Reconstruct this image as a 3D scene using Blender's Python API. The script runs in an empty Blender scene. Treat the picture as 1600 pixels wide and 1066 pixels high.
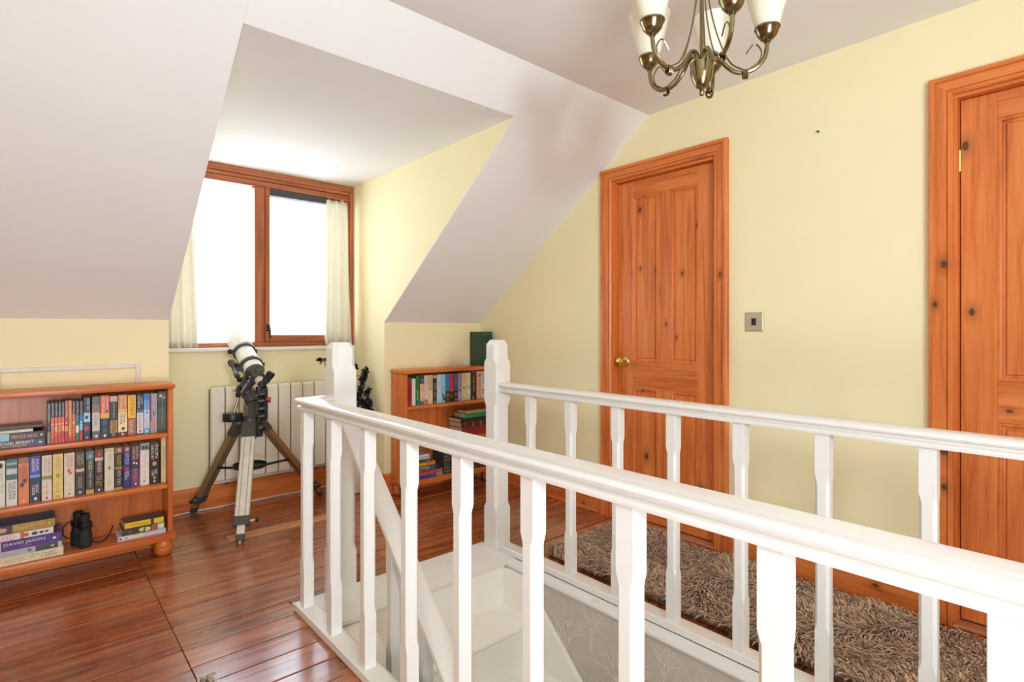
import bpy, bmesh, math, random
from mathutils import Vector, Matrix, Euler

# ------------------------------------------------------------------ camera, world, lights, exposure
SC = bpy.context.scene
COL = SC.collection
YAW = math.atan(755 / 858)
cam_d = bpy.data.cameras.new('camera')
cam_d.sensor_width = 36.0
cam_d.lens = 858 / 1600 * 36
cam_d.shift_y = -17 / 1600
cam_d.clip_start = 0.02
cam = bpy.data.objects.new('camera', cam_d)
cam.location = (0, 0, 1.11)
cam.rotation_euler = (math.pi / 2, 0, -YAW)
COL.objects.link(cam)
SC.camera = cam

world = bpy.data.worlds.new('overcast_sky')
SC.world = world
world.use_nodes = True
world.node_tree.nodes['Background'].inputs[0].default_value = (0.86, 0.975, 1.12, 1)
world.node_tree.nodes['Background'].inputs[1].default_value = 6.5

def area_light(name, loc, target, size, size_y, power, color=(1, 1, 1), portal=False, spread=180):
    d = bpy.data.lights.new(name, 'AREA')
    d.shape = 'RECTANGLE'; d.size = size; d.size_y = size_y
    d.energy = power; d.color = color; d.spread = math.radians(spread)
    if portal:
        d.cycles.is_portal = True
    o = bpy.data.objects.new(name, d)
    o.location = loc
    o.rotation_euler = (Vector(target) - Vector(loc)).to_track_quat('-Z', 'Y').to_euler()
    COL.objects.link(o)
    return o

# daylight entering through the dormer window (portal for the sky)
area_light('window_portal', (1.2, 3.93, 1.57), (1.2, 0, 1.57), 1.2, 1.2, 1, portal=True)
# photographer's flash on a soft box just behind the camera
area_light('flash_softbox', (-0.10, -1.85, 1.56), (1.95, 3.3, 1.45), 0.42, 0.42, 18, (0.88, 0.975, 1.10), spread=95)
# the same flash turned up to bounce off the ceiling
area_light('flash_bounce', (-0.35, -1.35, 0.45), (0.15, -0.55, 2.3), 1.2, 1.2, 72, (0.86, 0.975, 1.13))

SC.view_settings.view_transform = 'Standard'
SC.view_settings.look = 'None'
SC.view_settings.exposure = 0.16
SC.view_settings.gamma = 1.0
SC.view_settings.use_curve_mapping = False
SC.cycles.use_denoising = True
SC.cycles.max_bounces = 10
SC.cycles.diffuse_bounces = 6
SC.cycles.transparent_max_bounces = 12
SC.cycles.sample_clamp_indirect = 6.0
SC.cycles.caustics_reflective = False
SC.cycles.caustics_refractive = False

RNG = random.Random(7)

# ------------------------------------------------------------------ materials
def lin(c):
    return tuple(((v / 255) / 12.92 if v / 255 <= 0.04045 else ((v / 255 + 0.055) / 1.055) ** 2.4) for v in c)

def rgba(c):
    return (*lin(c), 1)

def new_mat(name):
    m = bpy.data.materials.new(name)
    m.use_nodes = True
    nt = m.node_tree
    b = nt.nodes['Principled BSDF']
    return m, nt, b

def link(nt, a, b):
    nt.links.new(a, b)

def node(nt, t, **kw):
    n = nt.nodes.new(t)
    for k, v in kw.items():
        setattr(n, k, v)
    return n

def ramp(nt, fac, stops):
    r = node(nt, 'ShaderNodeValToRGB')
    e = r.color_ramp.elements
    e[0].position, e[0].color = stops[0]
    e[1].position, e[1].color = stops[-1]
    for p, c in stops[1:-1]:
        x = e.new(p); x.color = c
    link(nt, fac, r.inputs[0])
    return r

def plain(name, rgb, rough=0.5, metal=0.0, var=0.06, scale=30.0, bump=0.0, bscale=200.0, coat=0.0, ior=None):
    """paint, plastic, metal: one colour with faint mottling and optional fine relief"""
    m, nt, b = new_mat(name)
    tc = node(nt, 'ShaderNodeTexCoord')
    nz = node(nt, 'ShaderNodeTexNoise'); nz.inputs['Scale'].default_value = scale; nz.inputs['Detail'].default_value = 3
    link(nt, tc.outputs['Object'], nz.inputs['Vector'])
    c = lin(rgb)
    r = ramp(nt, nz.outputs['Fac'], [(0.3, (*[v * (1 - var) for v in c], 1)), (0.7, (*[min(1, v * (1 + var)) for v in c], 1))])
    link(nt, r.outputs[0], b.inputs['Base Color'])
    b.inputs['Roughness'].default_value = rough
    b.inputs['Metallic'].default_value = metal
    if coat:
        b.inputs['Coat Weight'].default_value = coat; b.inputs['Coat Roughness'].default_value = 0.15
    if bump:
        n2 = node(nt, 'ShaderNodeTexNoise'); n2.inputs['Scale'].default_value = bscale; n2.inputs['Detail'].default_value = 2
        link(nt, tc.outputs['Object'], n2.inputs['Vector'])
        bp = node(nt, 'ShaderNodeBump'); bp.inputs['Strength'].default_value = bump; bp.inputs['Distance'].default_value = 0.002
        link(nt, n2.outputs['Fac'], bp.inputs['Height']); link(nt, bp.outputs[0], b.inputs['Normal'])
    return m

def wood(name, dark, mid, light, axis='z', rough=0.4, knots=0.0, scale=14.0, coat=0.0):
    """grain running along one axis, optional pine knots"""
    m, nt, b = new_mat(name)
    tc = node(nt, 'ShaderNodeTexCoord')
    oi = node(nt, 'ShaderNodeObjectInfo')
    off = node(nt, 'ShaderNodeVectorMath', operation='SCALE'); off.inputs[0].default_value = (7.3, 5.1, 3.7)
    link(nt, oi.outputs['Random'], off.inputs['Scale'])
    ad = node(nt, 'ShaderNodeVectorMath', operation='ADD')
    link(nt, tc.outputs['Object'], ad.inputs[0]); link(nt, off.outputs[0], ad.inputs[1])
    mp = node(nt, 'ShaderNodeMapping')
    s = {'x': (0.06, 1, 1), 'y': (1, 0.06, 1), 'z': (1, 1, 0.06)}[axis]
    mp.inputs['Scale'].default_value = s
    link(nt, ad.outputs[0], mp.inputs['Vector'])
    nz = node(nt, 'ShaderNodeTexNoise'); nz.inputs['Scale'].default_value = scale * 2; nz.inputs['Detail'].default_value = 5; nz.inputs['Distortion'].default_value = 0.6
    link(nt, mp.outputs[0], nz.inputs['Vector'])
    fine = node(nt, 'ShaderNodeTexNoise'); fine.inputs['Scale'].default_value = scale * 11; fine.inputs['Detail'].default_value = 2
    link(nt, mp.outputs[0], fine.inputs['Vector'])
    mx = node(nt, 'ShaderNodeMath', operation='MULTIPLY_ADD'); mx.inputs[1].default_value = 0.3
    link(nt, fine.outputs['Fac'], mx.inputs[0]); link(nt, nz.outputs['Fac'], mx.inputs[2])
    r = ramp(nt, mx.outputs[0], [(0.36, rgba(dark)), (0.64, rgba(mid)), (0.95, rgba(light))])
    out = r.outputs[0]
    if knots:
        sx = node(nt, 'ShaderNodeSeparateXYZ'); link(nt, ad.outputs[0], sx.inputs[0])
        cx = node(nt, 'ShaderNodeCombineXYZ')
        u, v = {'x': (2, 0), 'y': (2, 1), 'z': (1, 2)}[axis]        # across the face, along the grain
        for src, dst, sc in ((u, 0, 8.0), (v, 1, 4.6)):
            ml = node(nt, 'ShaderNodeMath', operation='MULTIPLY'); ml.inputs[1].default_value = sc
            link(nt, sx.outputs[src], ml.inputs[0]); link(nt, ml.outputs[0], cx.inputs[dst])
        vo = node(nt, 'ShaderNodeTexVoronoi', voronoi_dimensions='2D'); vo.inputs['Scale'].default_value = 1.0; vo.inputs['Randomness'].default_value = 1.0
        link(nt, cx.outputs[0], vo.inputs['Vector'])
        sep = node(nt, 'ShaderNodeSeparateColor'); link(nt, vo.outputs['Color'], sep.inputs[0])
        gate = node(nt, 'ShaderNodeMath', operation='GREATER_THAN'); gate.inputs[1].default_value = 1 - knots
        link(nt, sep.outputs[0], gate.inputs[0])
        rs = node(nt, 'ShaderNodeMath', operation='MULTIPLY_ADD'); rs.inputs[1].default_value = 1.6; rs.inputs[2].default_value = 0.75
        link(nt, sep.outputs[1], rs.inputs[0])
        rd = node(nt, 'ShaderNodeMath', operation='MULTIPLY'); link(nt, vo.outputs['Distance'], rd.inputs[0]); link(nt, rs.outputs[0], rd.inputs[1])
        kr = ramp(nt, rd.outputs[0], [(0.06, (0.9, 0.9, 0.9, 1)), (0.095, (0.35, 0.35, 0.35, 1)), (0.30, (0, 0, 0, 1))])
        km = node(nt, 'ShaderNodeMath', operation='MULTIPLY'); link(nt, kr.outputs[0], km.inputs[0]); link(nt, gate.outputs[0], km.inputs[1])
        mix = node(nt, 'ShaderNodeMix', data_type='RGBA')
        link(nt, km.outputs[0], mix.inputs[0]); link(nt, out, mix.inputs[6]); mix.inputs[7].default_value = rgba((66, 36, 22))
        out = mix.outputs[2]
    link(nt, out, b.inputs['Base Color'])
    b.inputs['Roughness'].default_value = rough
    if coat:
        b.inputs['Coat Weight'].default_value = coat; b.inputs['Coat Roughness'].default_value = 0.12
    bp = node(nt, 'ShaderNodeBump'); bp.inputs['Strength'].default_value = 0.12; bp.inputs['Distance'].default_value = 0.001
    link(nt, mx.outputs[0], bp.inputs['Height']); link(nt, bp.outputs[0], b.inputs['Normal'])
    return m

MAT = {}
MAT['cream'] = plain('cream_wall_paint', (242, 231, 187), 0.75, var=0.015, scale=3, bump=0.08, bscale=160)
MAT['white_ceiling'] = plain('white_ceiling_paint', (237, 235, 232), 0.85, var=0.012, scale=3, bump=0.05, bscale=140)
MAT['gloss_white'] = plain('white_gloss_paint', (230, 226, 220), 0.28, var=0.012, scale=9, bump=0.06, bscale=60)
MAT['stair_white'] = plain('white_stair_paint', (246, 241, 232), 0.35, var=0.015, scale=9)
PINE = ((168, 82, 31), (214, 119, 56), (229, 143, 80))
for a in 'xyz':
    MAT['pine_' + a] = wood('stained_pine_' + a, *PINE, axis=a, rough=0.36, knots=0.34)
    MAT['case_' + a] = wood('bookcase_wood_' + a, (170, 84, 32), (204, 110, 46), (218, 130, 64), axis=a, rough=0.32)
    MAT['frame_' + a] = wood('window_frame_wood_' + a, (122, 64, 36), (164, 90, 50), (190, 122, 76), axis=a, rough=0.4)
MAT['bare_pine'] = wood('bare_pine_strip', (150, 95, 55), (186, 128, 82), (205, 150, 104), axis='y', rough=0.5)
MAT['pale_board'] = wood('pale_replaced_board', (176, 108, 64), (206, 142, 94), (222, 168, 122), axis='x', rough=0.4)
MAT['radiator'] = plain('radiator_enamel', (234, 228, 212), 0.35, var=0.01)
MAT['dark_gap'] = plain('dark_gap', (60, 58, 56), 0.6)
MAT['black'] = plain('black_plastic', (24, 24, 26), 0.4)
MAT['rubber'] = plain('black_rubber', (30, 29, 29), 0.7, bump=0.3, bscale=400)
MAT['mount'] = plain('grey_mount_enamel', (74, 72, 68), 0.35, metal=0.2)
MAT['bronze'] = plain('bronze_leg_anodising', (150, 128, 92), 0.35, metal=0.5, var=0.05)
MAT['alu'] = plain('pale_leg_aluminium', (214, 208, 192), 0.4, metal=0.25)
MAT['tube_white'] = plain('white_tube_enamel', (236, 236, 232), 0.25)
MAT['copper'] = plain('copper_fitting', (190, 92, 58), 0.3, metal=0.8)
MAT['brass'] = plain('polished_brass', (240, 204, 118), 0.16, metal=1.0, var=0.03)
MAT['antique'] = plain('antique_brass', (142, 128, 96), 0.22, metal=1.0, var=0.12, scale=12)
MAT['steel'] = plain('brushed_nickel', (196, 184, 160), 0.4, metal=0.45, var=0.03)
MAT['curtain'] = plain('cream_curtain_cloth', (232, 226, 206), 0.85, var=0.03, bump=0.3, bscale=500)
MAT['cable'] = plain('white_cable', (232, 226, 212), 0.4)
MAT['wicker'] = plain('white_wicker', (224, 216, 198), 0.6, var=0.08, scale=60)
MAT['black_leaf'] = plain('black_silk_leaf', (26, 26, 32), 0.4, var=0.3)
MAT['pages'] = plain('paper_pages', (222, 208, 178), 0.85, var=0.05, scale=200)
MAT['trim_white'] = plain('hatch_trim_paint', (226, 220, 210), 0.5)

def alabaster():
    m, nt, b = new_mat('alabaster_glass')
    tc = node(nt, 'ShaderNodeTexCoord')
    nz = node(nt, 'ShaderNodeTexNoise'); nz.inputs['Scale'].default_value = 14; nz.inputs['Detail'].default_value = 4; nz.inputs['Distortion'].default_value = 1.5
    link(nt, tc.outputs['Object'], nz.inputs['Vector'])
    r = ramp(nt, nz.outputs['Fac'], [(0.35, rgba((246, 238, 214))), (0.65, rgba((252, 249, 238)))])
    link(nt, r.outputs[0], b.inputs['Base Color'])
    b.inputs['Roughness'].default_value = 0.25
    tr = node(nt, 'ShaderNodeBsdfTranslucent'); link(nt, r.outputs[0], tr.inputs[0])
    mx = node(nt, 'ShaderNodeMixShader'); mx.inputs[0].default_value = 0.35
    link(nt, b.outputs[0], mx.inputs[1]); link(nt, tr.outputs[0], mx.inputs[2])
    link(nt, mx.outputs[0], nt.nodes['Material Output'].inputs[0])
    return m
MAT['alabaster'] = alabaster()

def cloth_translucent():
    m = MAT['curtain']; nt = m.node_tree; b = nt.nodes['Principled BSDF']
    tr = node(nt, 'ShaderNodeBsdfTranslucent'); tr.inputs[0].default_value = rgba((236, 233, 222))
    mx = node(nt, 'ShaderNodeMixShader'); mx.inputs[0].default_value = 0.28
    link(nt, b.outputs[0], mx.inputs[1]); link(nt, tr.outputs[0], mx.inputs[2])
    link(nt, mx.outputs[0], nt.nodes['Material Output'].inputs[0])
cloth_translucent()

def window_glass():
    m, nt, b = new_mat('window_glass')
    nt.nodes.remove(b)
    t = node(nt, 'ShaderNodeBsdfTransparent'); t.inputs[0].default_value = (0.97, 0.98, 0.98, 1)
    g = node(nt, 'ShaderNodeBsdfGlossy'); g.inputs['Roughness'].default_value = 0.02
    mx = node(nt, 'ShaderNodeMixShader'); mx.inputs[0].default_value = 0.06
    link(nt, t.outputs[0], mx.inputs[1]); link(nt, g.outputs[0], mx.inputs[2])
    link(nt, mx.outputs[0], nt.nodes['Material Output'].inputs[0])
    return m
MAT['glass'] = window_glass()

def floor_board():
    """old varnished boards: red-brown, worn grey-brown patches, pale scuffs along the grain"""
    m, nt, b = new_mat('varnished_floorboard')
    g = node(nt, 'ShaderNodeNewGeometry')
    oi = node(nt, 'ShaderNodeObjectInfo')
    off = node(nt, 'ShaderNodeVectorMath', operation='SCALE'); off.inputs[0].default_value = (3.1, 2.3, 0)
    link(nt, oi.outputs['Random'], off.inputs['Scale'])
    ad = node(nt, 'ShaderNodeVectorMath', operation='ADD')
    link(nt, g.outputs['Position'], ad.inputs[0]); link(nt, off.outputs[0], ad.inputs[1])
    mp = node(nt, 'ShaderNodeMapping'); mp.inputs['Scale'].default_value = (1.2, 14, 1)
    link(nt, ad.outputs[0], mp.inputs['Vector'])
    n1 = node(nt, 'ShaderNodeTexNoise'); n1.inputs['Scale'].default_value = 2.2; n1.inputs['Detail'].default_value = 6; n1.inputs['Distortion'].default_value = 0.4
    link(nt, mp.outputs[0], n1.inputs['Vector'])
    sh = node(nt, 'ShaderNodeMath', operation='MULTIPLY_ADD'); sh.inputs[1].default_value = 0.14; sh.inputs[2].default_value = -0.07
    link(nt, oi.outputs['Random'], sh.inputs[0])
    sm = node(nt, 'ShaderNodeMath', operation='ADD'); link(nt, n1.outputs['Fac'], sm.inputs[0]); link(nt, sh.outputs[0], sm.inputs[1])
    r = ramp(nt, sm.outputs[0], [(0.28, rgba((102, 48, 20))), (0.48, rgba((150, 76, 34))), (0.62, rgba((176, 97, 50))), (0.78, rgba((192, 122, 78)))])
    # worn patches
    n2 = node(nt, 'ShaderNodeTexNoise'); n2.inputs['Scale'].default_value = 3.0; n2.inputs['Detail'].default_value = 5
    mp2 = node(nt, 'ShaderNodeMapping'); mp2.inputs['Scale'].default_value = (0.8, 2.6, 1); link(nt, g.outputs['Position'], mp2.inputs['Vector']); link(nt, mp2.outputs[0], n2.inputs['Vector'])
    w = ramp(nt, n2.outputs['Fac'], [(0.56, (0, 0, 0, 1)), (0.74, (0.55, 0.55, 0.55, 1))])
    mx1 = node(nt, 'ShaderNodeMix', data_type='RGBA'); link(nt, w.outputs[0], mx1.inputs[0]); link(nt, r.outputs[0], mx1.inputs[6]); mx1.inputs[7].default_value = rgba((150, 112, 96))
    # scuffs
    n3 = node(nt, 'ShaderNodeTexNoise'); n3.inputs['Scale'].default_value = 6.0; n3.inputs['Detail'].default_value = 8; n3.inputs['Roughness'].default_value = 0.7
    mp3 = node(nt, 'ShaderNodeMapping'); mp3.inputs['Scale'].default_value = (2.0, 26, 1); link(nt, ad.outputs[0], mp3.inputs['Vector']); link(nt, mp3.outputs[0], n3.inputs['Vector'])
    s = ramp(nt, n3.outputs['Fac'], [(0.615, (0, 0, 0, 1)), (0.66, (0.85, 0.85, 0.85, 1))])
    mx2 = node(nt, 'ShaderNodeMix', data_type='RGBA'); link(nt, s.outputs[0], mx2.inputs[0]); link(nt, mx1.outputs[2], mx2.inputs[6]); mx2.inputs[7].default_value = rgba((205, 170, 140))
    link(nt, mx2.outputs[2], b.inputs['Base Color'])
    rr = ramp(nt, n2.outputs['Fac'], [(0.35, (0.2, 0.2, 0.2, 1)), (0.75, (0.42, 0.42, 0.42, 1))])
    link(nt, rr.outputs[0], b.inputs['Roughness'])
    b.inputs['Specular IOR Level'].default_value = 0.6
    b.inputs['Coat Weight'].default_value = 0.75; b.inputs['Coat Roughness'].default_value = 0.19; b.inputs['Coat IOR'].default_value = 1.6
    bp = node(nt, 'ShaderNodeBump'); bp.inputs['Strength'].default_value = 0.35; bp.inputs['Distance'].default_value = 0.004
    link(nt, n1.outputs['Fac'], bp.inputs['Height']); link(nt, bp.outputs[0], b.inputs['Normal'])
    return m
MAT['floor'] = floor_board()

def pile_mat(name, dark, light):
    m, nt, b = new_mat(name)
    g = node(nt, 'ShaderNodeNewGeometry')
    r = ramp(nt, g.outputs['Random Per Island'], [(0.0, rgba(dark)), (1.0, rgba(light))])
    link(nt, r.outputs[0], b.inputs['Base Color'])
    b.inputs['Roughness'].default_value = 0.75
    b.inputs['Sheen Weight'].default_value = 0.3
    return m
MAT['pile'] = pile_mat('taupe_shag_pile', (108, 78, 58), (224, 192, 160))
MAT['pile_base'] = plain('rug_backing', (118, 96, 80), 0.9, bump=0.4)

def wallpaper():
    m, nt, b = new_mat('beige_grey_wallpaper')
    tc = node(nt, 'ShaderNodeTexCoord')
    mp = node(nt, 'ShaderNodeMapping'); mp.inputs['Scale'].default_value = (1, 3, 22)
    link(nt, tc.outputs['Object'], mp.inputs['Vector'])
    nz = node(nt, 'ShaderNodeTexNoise'); nz.inputs['Scale'].default_value = 8; nz.inputs['Detail'].default_value = 5
    link(nt, mp.outputs[0], nz.inputs['Vector'])
    r = ramp(nt, nz.outputs['Fac'], [(0.3, rgba((190, 178, 166))), (0.7, rgba((208, 198, 187)))])
    link(nt, r.outputs[0], b.inputs['Base Color'])
    b.inputs['Roughness'].default_value = 0.7
    return m
MAT['wallpaper'] = wallpaper()
MAT['tree_print'] = plain('white_tree_print', (224, 217, 206), 0.7, var=0.02)

_ink = {}
def ink(rgb, rough=0.35):
    k = (tuple(rgb), rough)
    if k not in _ink:
        _ink[k] = plain('cover_print_%02x%02x%02x' % tuple(int(v) for v in rgb), rgb, rough, var=0.1, scale=45)
    return _ink[k]

# ------------------------------------------------------------------ mesh helpers
class G:
    """collects shapes into one mesh"""
    def __init__(s):
        s.bm = bmesh.new()
    def box(s, x0, x1, y0, y1, z0, z1, bev=0.0, seg=1):
        r = bmesh.ops.create_cube(s.bm, size=1.0)
        vs = r['verts']
        for v in vs:
            v.co = Vector(((x0 + x1) / 2 + v.co.x * (x1 - x0), (y0 + y1) / 2 + v.co.y * (y1 - y0), (z0 + z1) / 2 + v.co.z * (z1 - z0)))
        if bev:
            es = list({e for v in vs for e in v.link_edges})
            bmesh.ops.bevel(s.bm, geom=es, offset=bev, segments=seg, affect='EDGES', profile=0.6)
        return s
    def loft(s, rings, cap=True, closed=True):
        """rings: lists of points, same count"""
        R = [[s.bm.verts.new(p) for p in r] for r in rings]
        n = len(R[0])
        for a, b in zip(R, R[1:]):
            for i in range(n if closed else n - 1):
                j = (i + 1) % n
                s.bm.faces.new((a[i], a[j], b[j], b[i]))
        if cap and closed:
            s.bm.faces.new(R[0][::-1]); s.bm.faces.new(R[-1])
        return s
    def tube(s, pts, rad, n=8, cap=True):
        pts = [Vector(p) for p in pts]
        rings = []
        up = None
        for i, p in enumerate(pts):
            t = (pts[min(i + 1, len(pts) - 1)] - pts[max(i - 1, 0)])
            t.normalize()
            if up is None:
                up = Vector((0, 0, 1)) if abs(t.z) < 0.9 else Vector((1, 0, 0))
            a = t.cross(up)
            if a.length < 1e-4:
                a = t.orthogonal()
            a.normalize(); b = t.cross(a).normalized(); up = -b if False else b.cross(t) if False else up
            r = rad[i] if isinstance(rad, (list, tuple)) else rad
            rings.append([p + (a * math.cos(k * 2 * math.pi / n) + b * math.sin(k * 2 * math.pi / n)) * r for k in range(n)])
        return s.loft(rings, cap)
    def lathe(s, prof, origin=(0, 0, 0), axis=(0, 0, 1), n=20, cap=True):
        """prof: (radius, height) along the axis"""
        q = Vector(axis).normalized().to_track_quat('Z', 'Y')
        o = Vector(origin)
        rings = [[o + q @ Vector((max(r, 1e-4) * math.cos(k * 2 * math.pi / n), max(r, 1e-4) * math.sin(k * 2 * math.pi / n), h)) for k in range(n)] for r, h in prof]
        return s.loft(rings, cap)
    def beam(s, a, b, w, h, up=(0, 0, 1), bev=0.0):
        """rectangular bar from a to b"""
        a, b = Vector(a), Vector(b)
        t = (b - a).normalized()
        sd = t.cross(Vector(up))
        if sd.length < 1e-4:
            sd = t.orthogonal()
        sd.normalize(); u = sd.cross(t).normalized()
        rect = [(-w / 2, -h / 2), (w / 2, -h / 2), (w / 2, h / 2), (-w / 2, h / 2)]
        if bev:
            rect = []
            for sx, sy in ((-1, -1), (1, -1), (1, 1), (-1, 1)):
                p1 = (sx * (w / 2 - bev), sy * h / 2); p2 = (sx * w / 2, sy * (h / 2 - bev))
                rect += [p1, p2] if sx * sy < 0 else [p2, p1]
        return s.loft([[p + sd * x + u * y for x, y in rect] for p in (a, b)])
    def prism(s, poly, d0, d1, axis):
        """polygon in the plane normal to axis, extruded d0..d1 ; poly in the two other axes in order"""
        def P(q, d):
            return {'x': (d, q[0], q[1]), 'y': (q[0], d, q[1]), 'z': (q[0], q[1], d)}[axis]
        return s.loft([[P(q, d0) for q in poly], [P(q, d1) for q in poly]])
    def mesh(s, name, smooth=False, angle=35):
        bmesh.ops.recalc_face_normals(s.bm, faces=s.bm.faces)
        me = bpy.data.meshes.new(name)
        s.bm.to_mesh(me); s.bm.free()
        if smooth:
            me.shade_smooth()
            try:
                me.set_sharp_from_angle(angle=math.radians(angle))
            except Exception:
                pass
        return me
    def obj(s, name, mat, parent=None, smooth=False, loc=None, angle=35):
        return put(name, s.mesh(name, smooth, angle), mat, parent, loc)

def put(name, me, mat=None, parent=None, loc=None, rot=None):
    o = bpy.data.objects.new(name, me)
    if mat is not None and not me.materials:
        me.materials.append(MAT[mat] if isinstance(mat, str) else mat)
    COL.objects.link(o)
    if parent is not None:
        o.parent = parent
    if loc is not None:
        o.location = loc
    if rot is not None:
        o.rotation_euler = rot
    return o

def tag(o, label=None, cat=None, group=None, kind=None):
    if label: o['label'] = label
    if cat: o['category'] = cat
    if group: o['group'] = group
    if kind: o['kind'] = kind
    return o

def thing(name, label, cat, loc=(0, 0, 0), rotz=0.0, group=None):
    o = bpy.data.objects.new(name, None)
    o.empty_display_size = 0.05
    COL.objects.link(o)
    o.location = loc; o.rotation_euler = (0, 0, rotz)
    return tag(o, label, cat, group)

def copy_tree(o, parent=None):
    c = o.copy(); COL.objects.link(c); c.parent = parent
    for ch in list(o.children):
        copy_tree(ch, c)
    return c

def struct(o, label, cat):
    return tag(o, label, cat, kind='structure')

# ------------------------------------------------------------------ the room: dimensions in metres, camera stands at x=0 y=0
XR = 2.614      # wall with the doors
YK = 3.34       # low knee walls under the roof slope
ZK = 1.163      # top of the knee walls
YW = 3.82       # dormer window wall
XD0, XD1 = 0.55, 1.795   # dormer cheeks
ZD = 2.16       # dormer ceiling
ZC = 2.317      # flat ceiling
YC = 1.807      # where slope meets flat ceiling
SL = (ZC - ZK) / (YK - YC)
XL, YB = -1.7, -2.6      # unseen sides of the landing
WELL = (0.86, 1.735)     # stairwell in x
YN = 2.0                 # front of the top nosing
T = 0.12

# ---- floor: sub-floor slab with boards laid on it
g = G()
g.box(XL - T, 0.86, YB - T, YW + T, -0.20, -0.019)
g.box(0.86, XR + T, 2.02, YW + T, -0.20, -0.019)
g.box(1.75, XR + T, YB - T, 2.02, -0.20, -0.019)
floor = struct(g.obj('floor', 'dark_gap'), 'old varnished red-brown floorboards of the landing', 'floor')
def plank(x0, x1, y0, y1):
    dz = RNG.uniform(-0.0025, 0.0)
    gg = G(); gap = 0.0018
    gg.box(x0 + 0.0008, x1 - 0.0008, y0 + gap, y1 - gap, -0.0185, dz, bev=0.0018)
    return gg.obj('floorboard', 'floor', floor)
y = YB
k = 0
while y < YK + 0.02:                       # left of the long butt seam
    w = 0.146 + RNG.uniform(-0.014, 0.014)
    plank(XL, 0.40, y, min(y + w, YK + 0.03)); y += w
y = YB
while y < YW:
    w = 0.119 + RNG.uniform(-0.012, 0.012)
    y1 = min(y + w, YW)
    if y1 <= 2.26:
        plank(0.40, 0.80, y, y1)
        plank(1.79, XR, y, y1)
    elif y < 2.26:
        plank(0.40, 0.80, y, y1)
        plank(1.79, XR, y, y1)
        if y1 - 2.262 > 0.02:
            plank(0.80, 1.79, 2.262, y1)
    else:
        j = RNG.choice((1.05, 1.3, 1.62, 1.9))
        if y > YK:
            plank(0.50, 1.28, y, y1); plank(1.28, 1.86, y, y1)
        else:
            if y < 3.18 < y1:      # a short replaced board of paler wood
                plank(0.40, 0.795, y, y1); pb = plank(0.795, 1.42, y + 0.02, y1); plank(1.42, XR, y, y1); plank(0.795, 1.42, y, y + 0.02)
                pb.data.materials[0] = MAT['pale_board']
            else:
                plank(0.40, j, y, y1); plank(j, XR, y, y1)
    y = y1

# ---- walls
def wall_x(name, x0, x1, ya, yb, za, zb, holes, mat, label):
    """wall normal to x with rectangular openings (y0,y1,z0,z1)"""
    ys = sorted({ya, yb, *[h[0] for h in holes], *[h[1] for h in holes]})
    zs = sorted({za, zb, *[h[2] for h in holes], *[h[3] for h in holes]})
    gg = G()
    for a, b in zip(ys, ys[1:]):
        for c, d in zip(zs, zs[1:]):
            if any(h[0] <= a and b <= h[1] and h[2] <= c and d <= h[3] for h in holes):
                continue
            gg.box(x0, x1, a, b, c, d)
    bmesh.ops.remove_doubles(gg.bm, verts=gg.bm.verts, dist=1e-5)
    return struct(gg.obj(name, mat), label, 'wall')

D1 = (1.337, 2.133)    # outer edges of the door casings
D2 = (-0.271, 0.525)
ZDOOR = 2.065
CAS = 0.072
wall_x('wall_right', XR, XR + 0.14, YB, YK + 0.2, -0.2, 2.45,
       [(D1[0] + CAS - 0.004, D1[1] - CAS + 0.004, -0.2, ZDOOR - CAS + 0.004), (D2[0] + CAS - 0.004, D2[1] - CAS + 0.004, -0.2, ZDOOR - CAS + 0.004)],
       'cream', 'cream painted wall with two pine doors')
# knee walls
struct(G().box(XL, XD0 - 0.0005, YK, YK + T, -0.02, ZK + 0.03).obj('wall_knee_left', 'cream'), 'low cream knee wall behind the wide bookcase at the left', 'wall')
struct(G().box(XD1 + 0.0005, XR + 0.1, YK, YK + T, -0.02, ZK + 0.03).obj('wall_knee_right', 'cream'), 'low cream knee wall behind the bookcase by the doors', 'wall')
# dormer cheeks
ch = [(YK + 0.004, -0.02), (YW + T, -0.02), (YW + T, ZD + 0.05), (2.02, ZD + 0.05), (2.02, ZC - SL * (2.02 - YC) + 0.006), (YK + 0.004, ZK + 0.006)]
struct(G().prism(ch, XD1, XD1 + T, 'x').obj('wall_cheek_right', 'cream'), 'cream side wall of the dormer, on the right of the window', 'wall')
struct(G().prism(ch, XD0 - T, XD0, 'x').obj('wall_cheek_left', 'cream'), 'cream side wall of the dormer, behind the left curtain', 'wall')
# window wall
WX0, WX1, WZ0, WZ1 = 0.575, 1.79, 1.0, 2.155
g = G()
g.box(XD0 - T, WX0, YW, YW + T, -0.02, ZD + 0.1)
g.box(WX1, XD1 + T, YW, YW + T, -0.02, ZD + 0.1)
g.box(WX0, WX1, YW, YW + T, -0.02, WZ0)
g.box(WX0, WX1, YW, YW + T, WZ1, ZD + 0.1)
struct(g.obj('wall_window', 'cream'), 'cream wall under and around the dormer window', 'wall')
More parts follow.
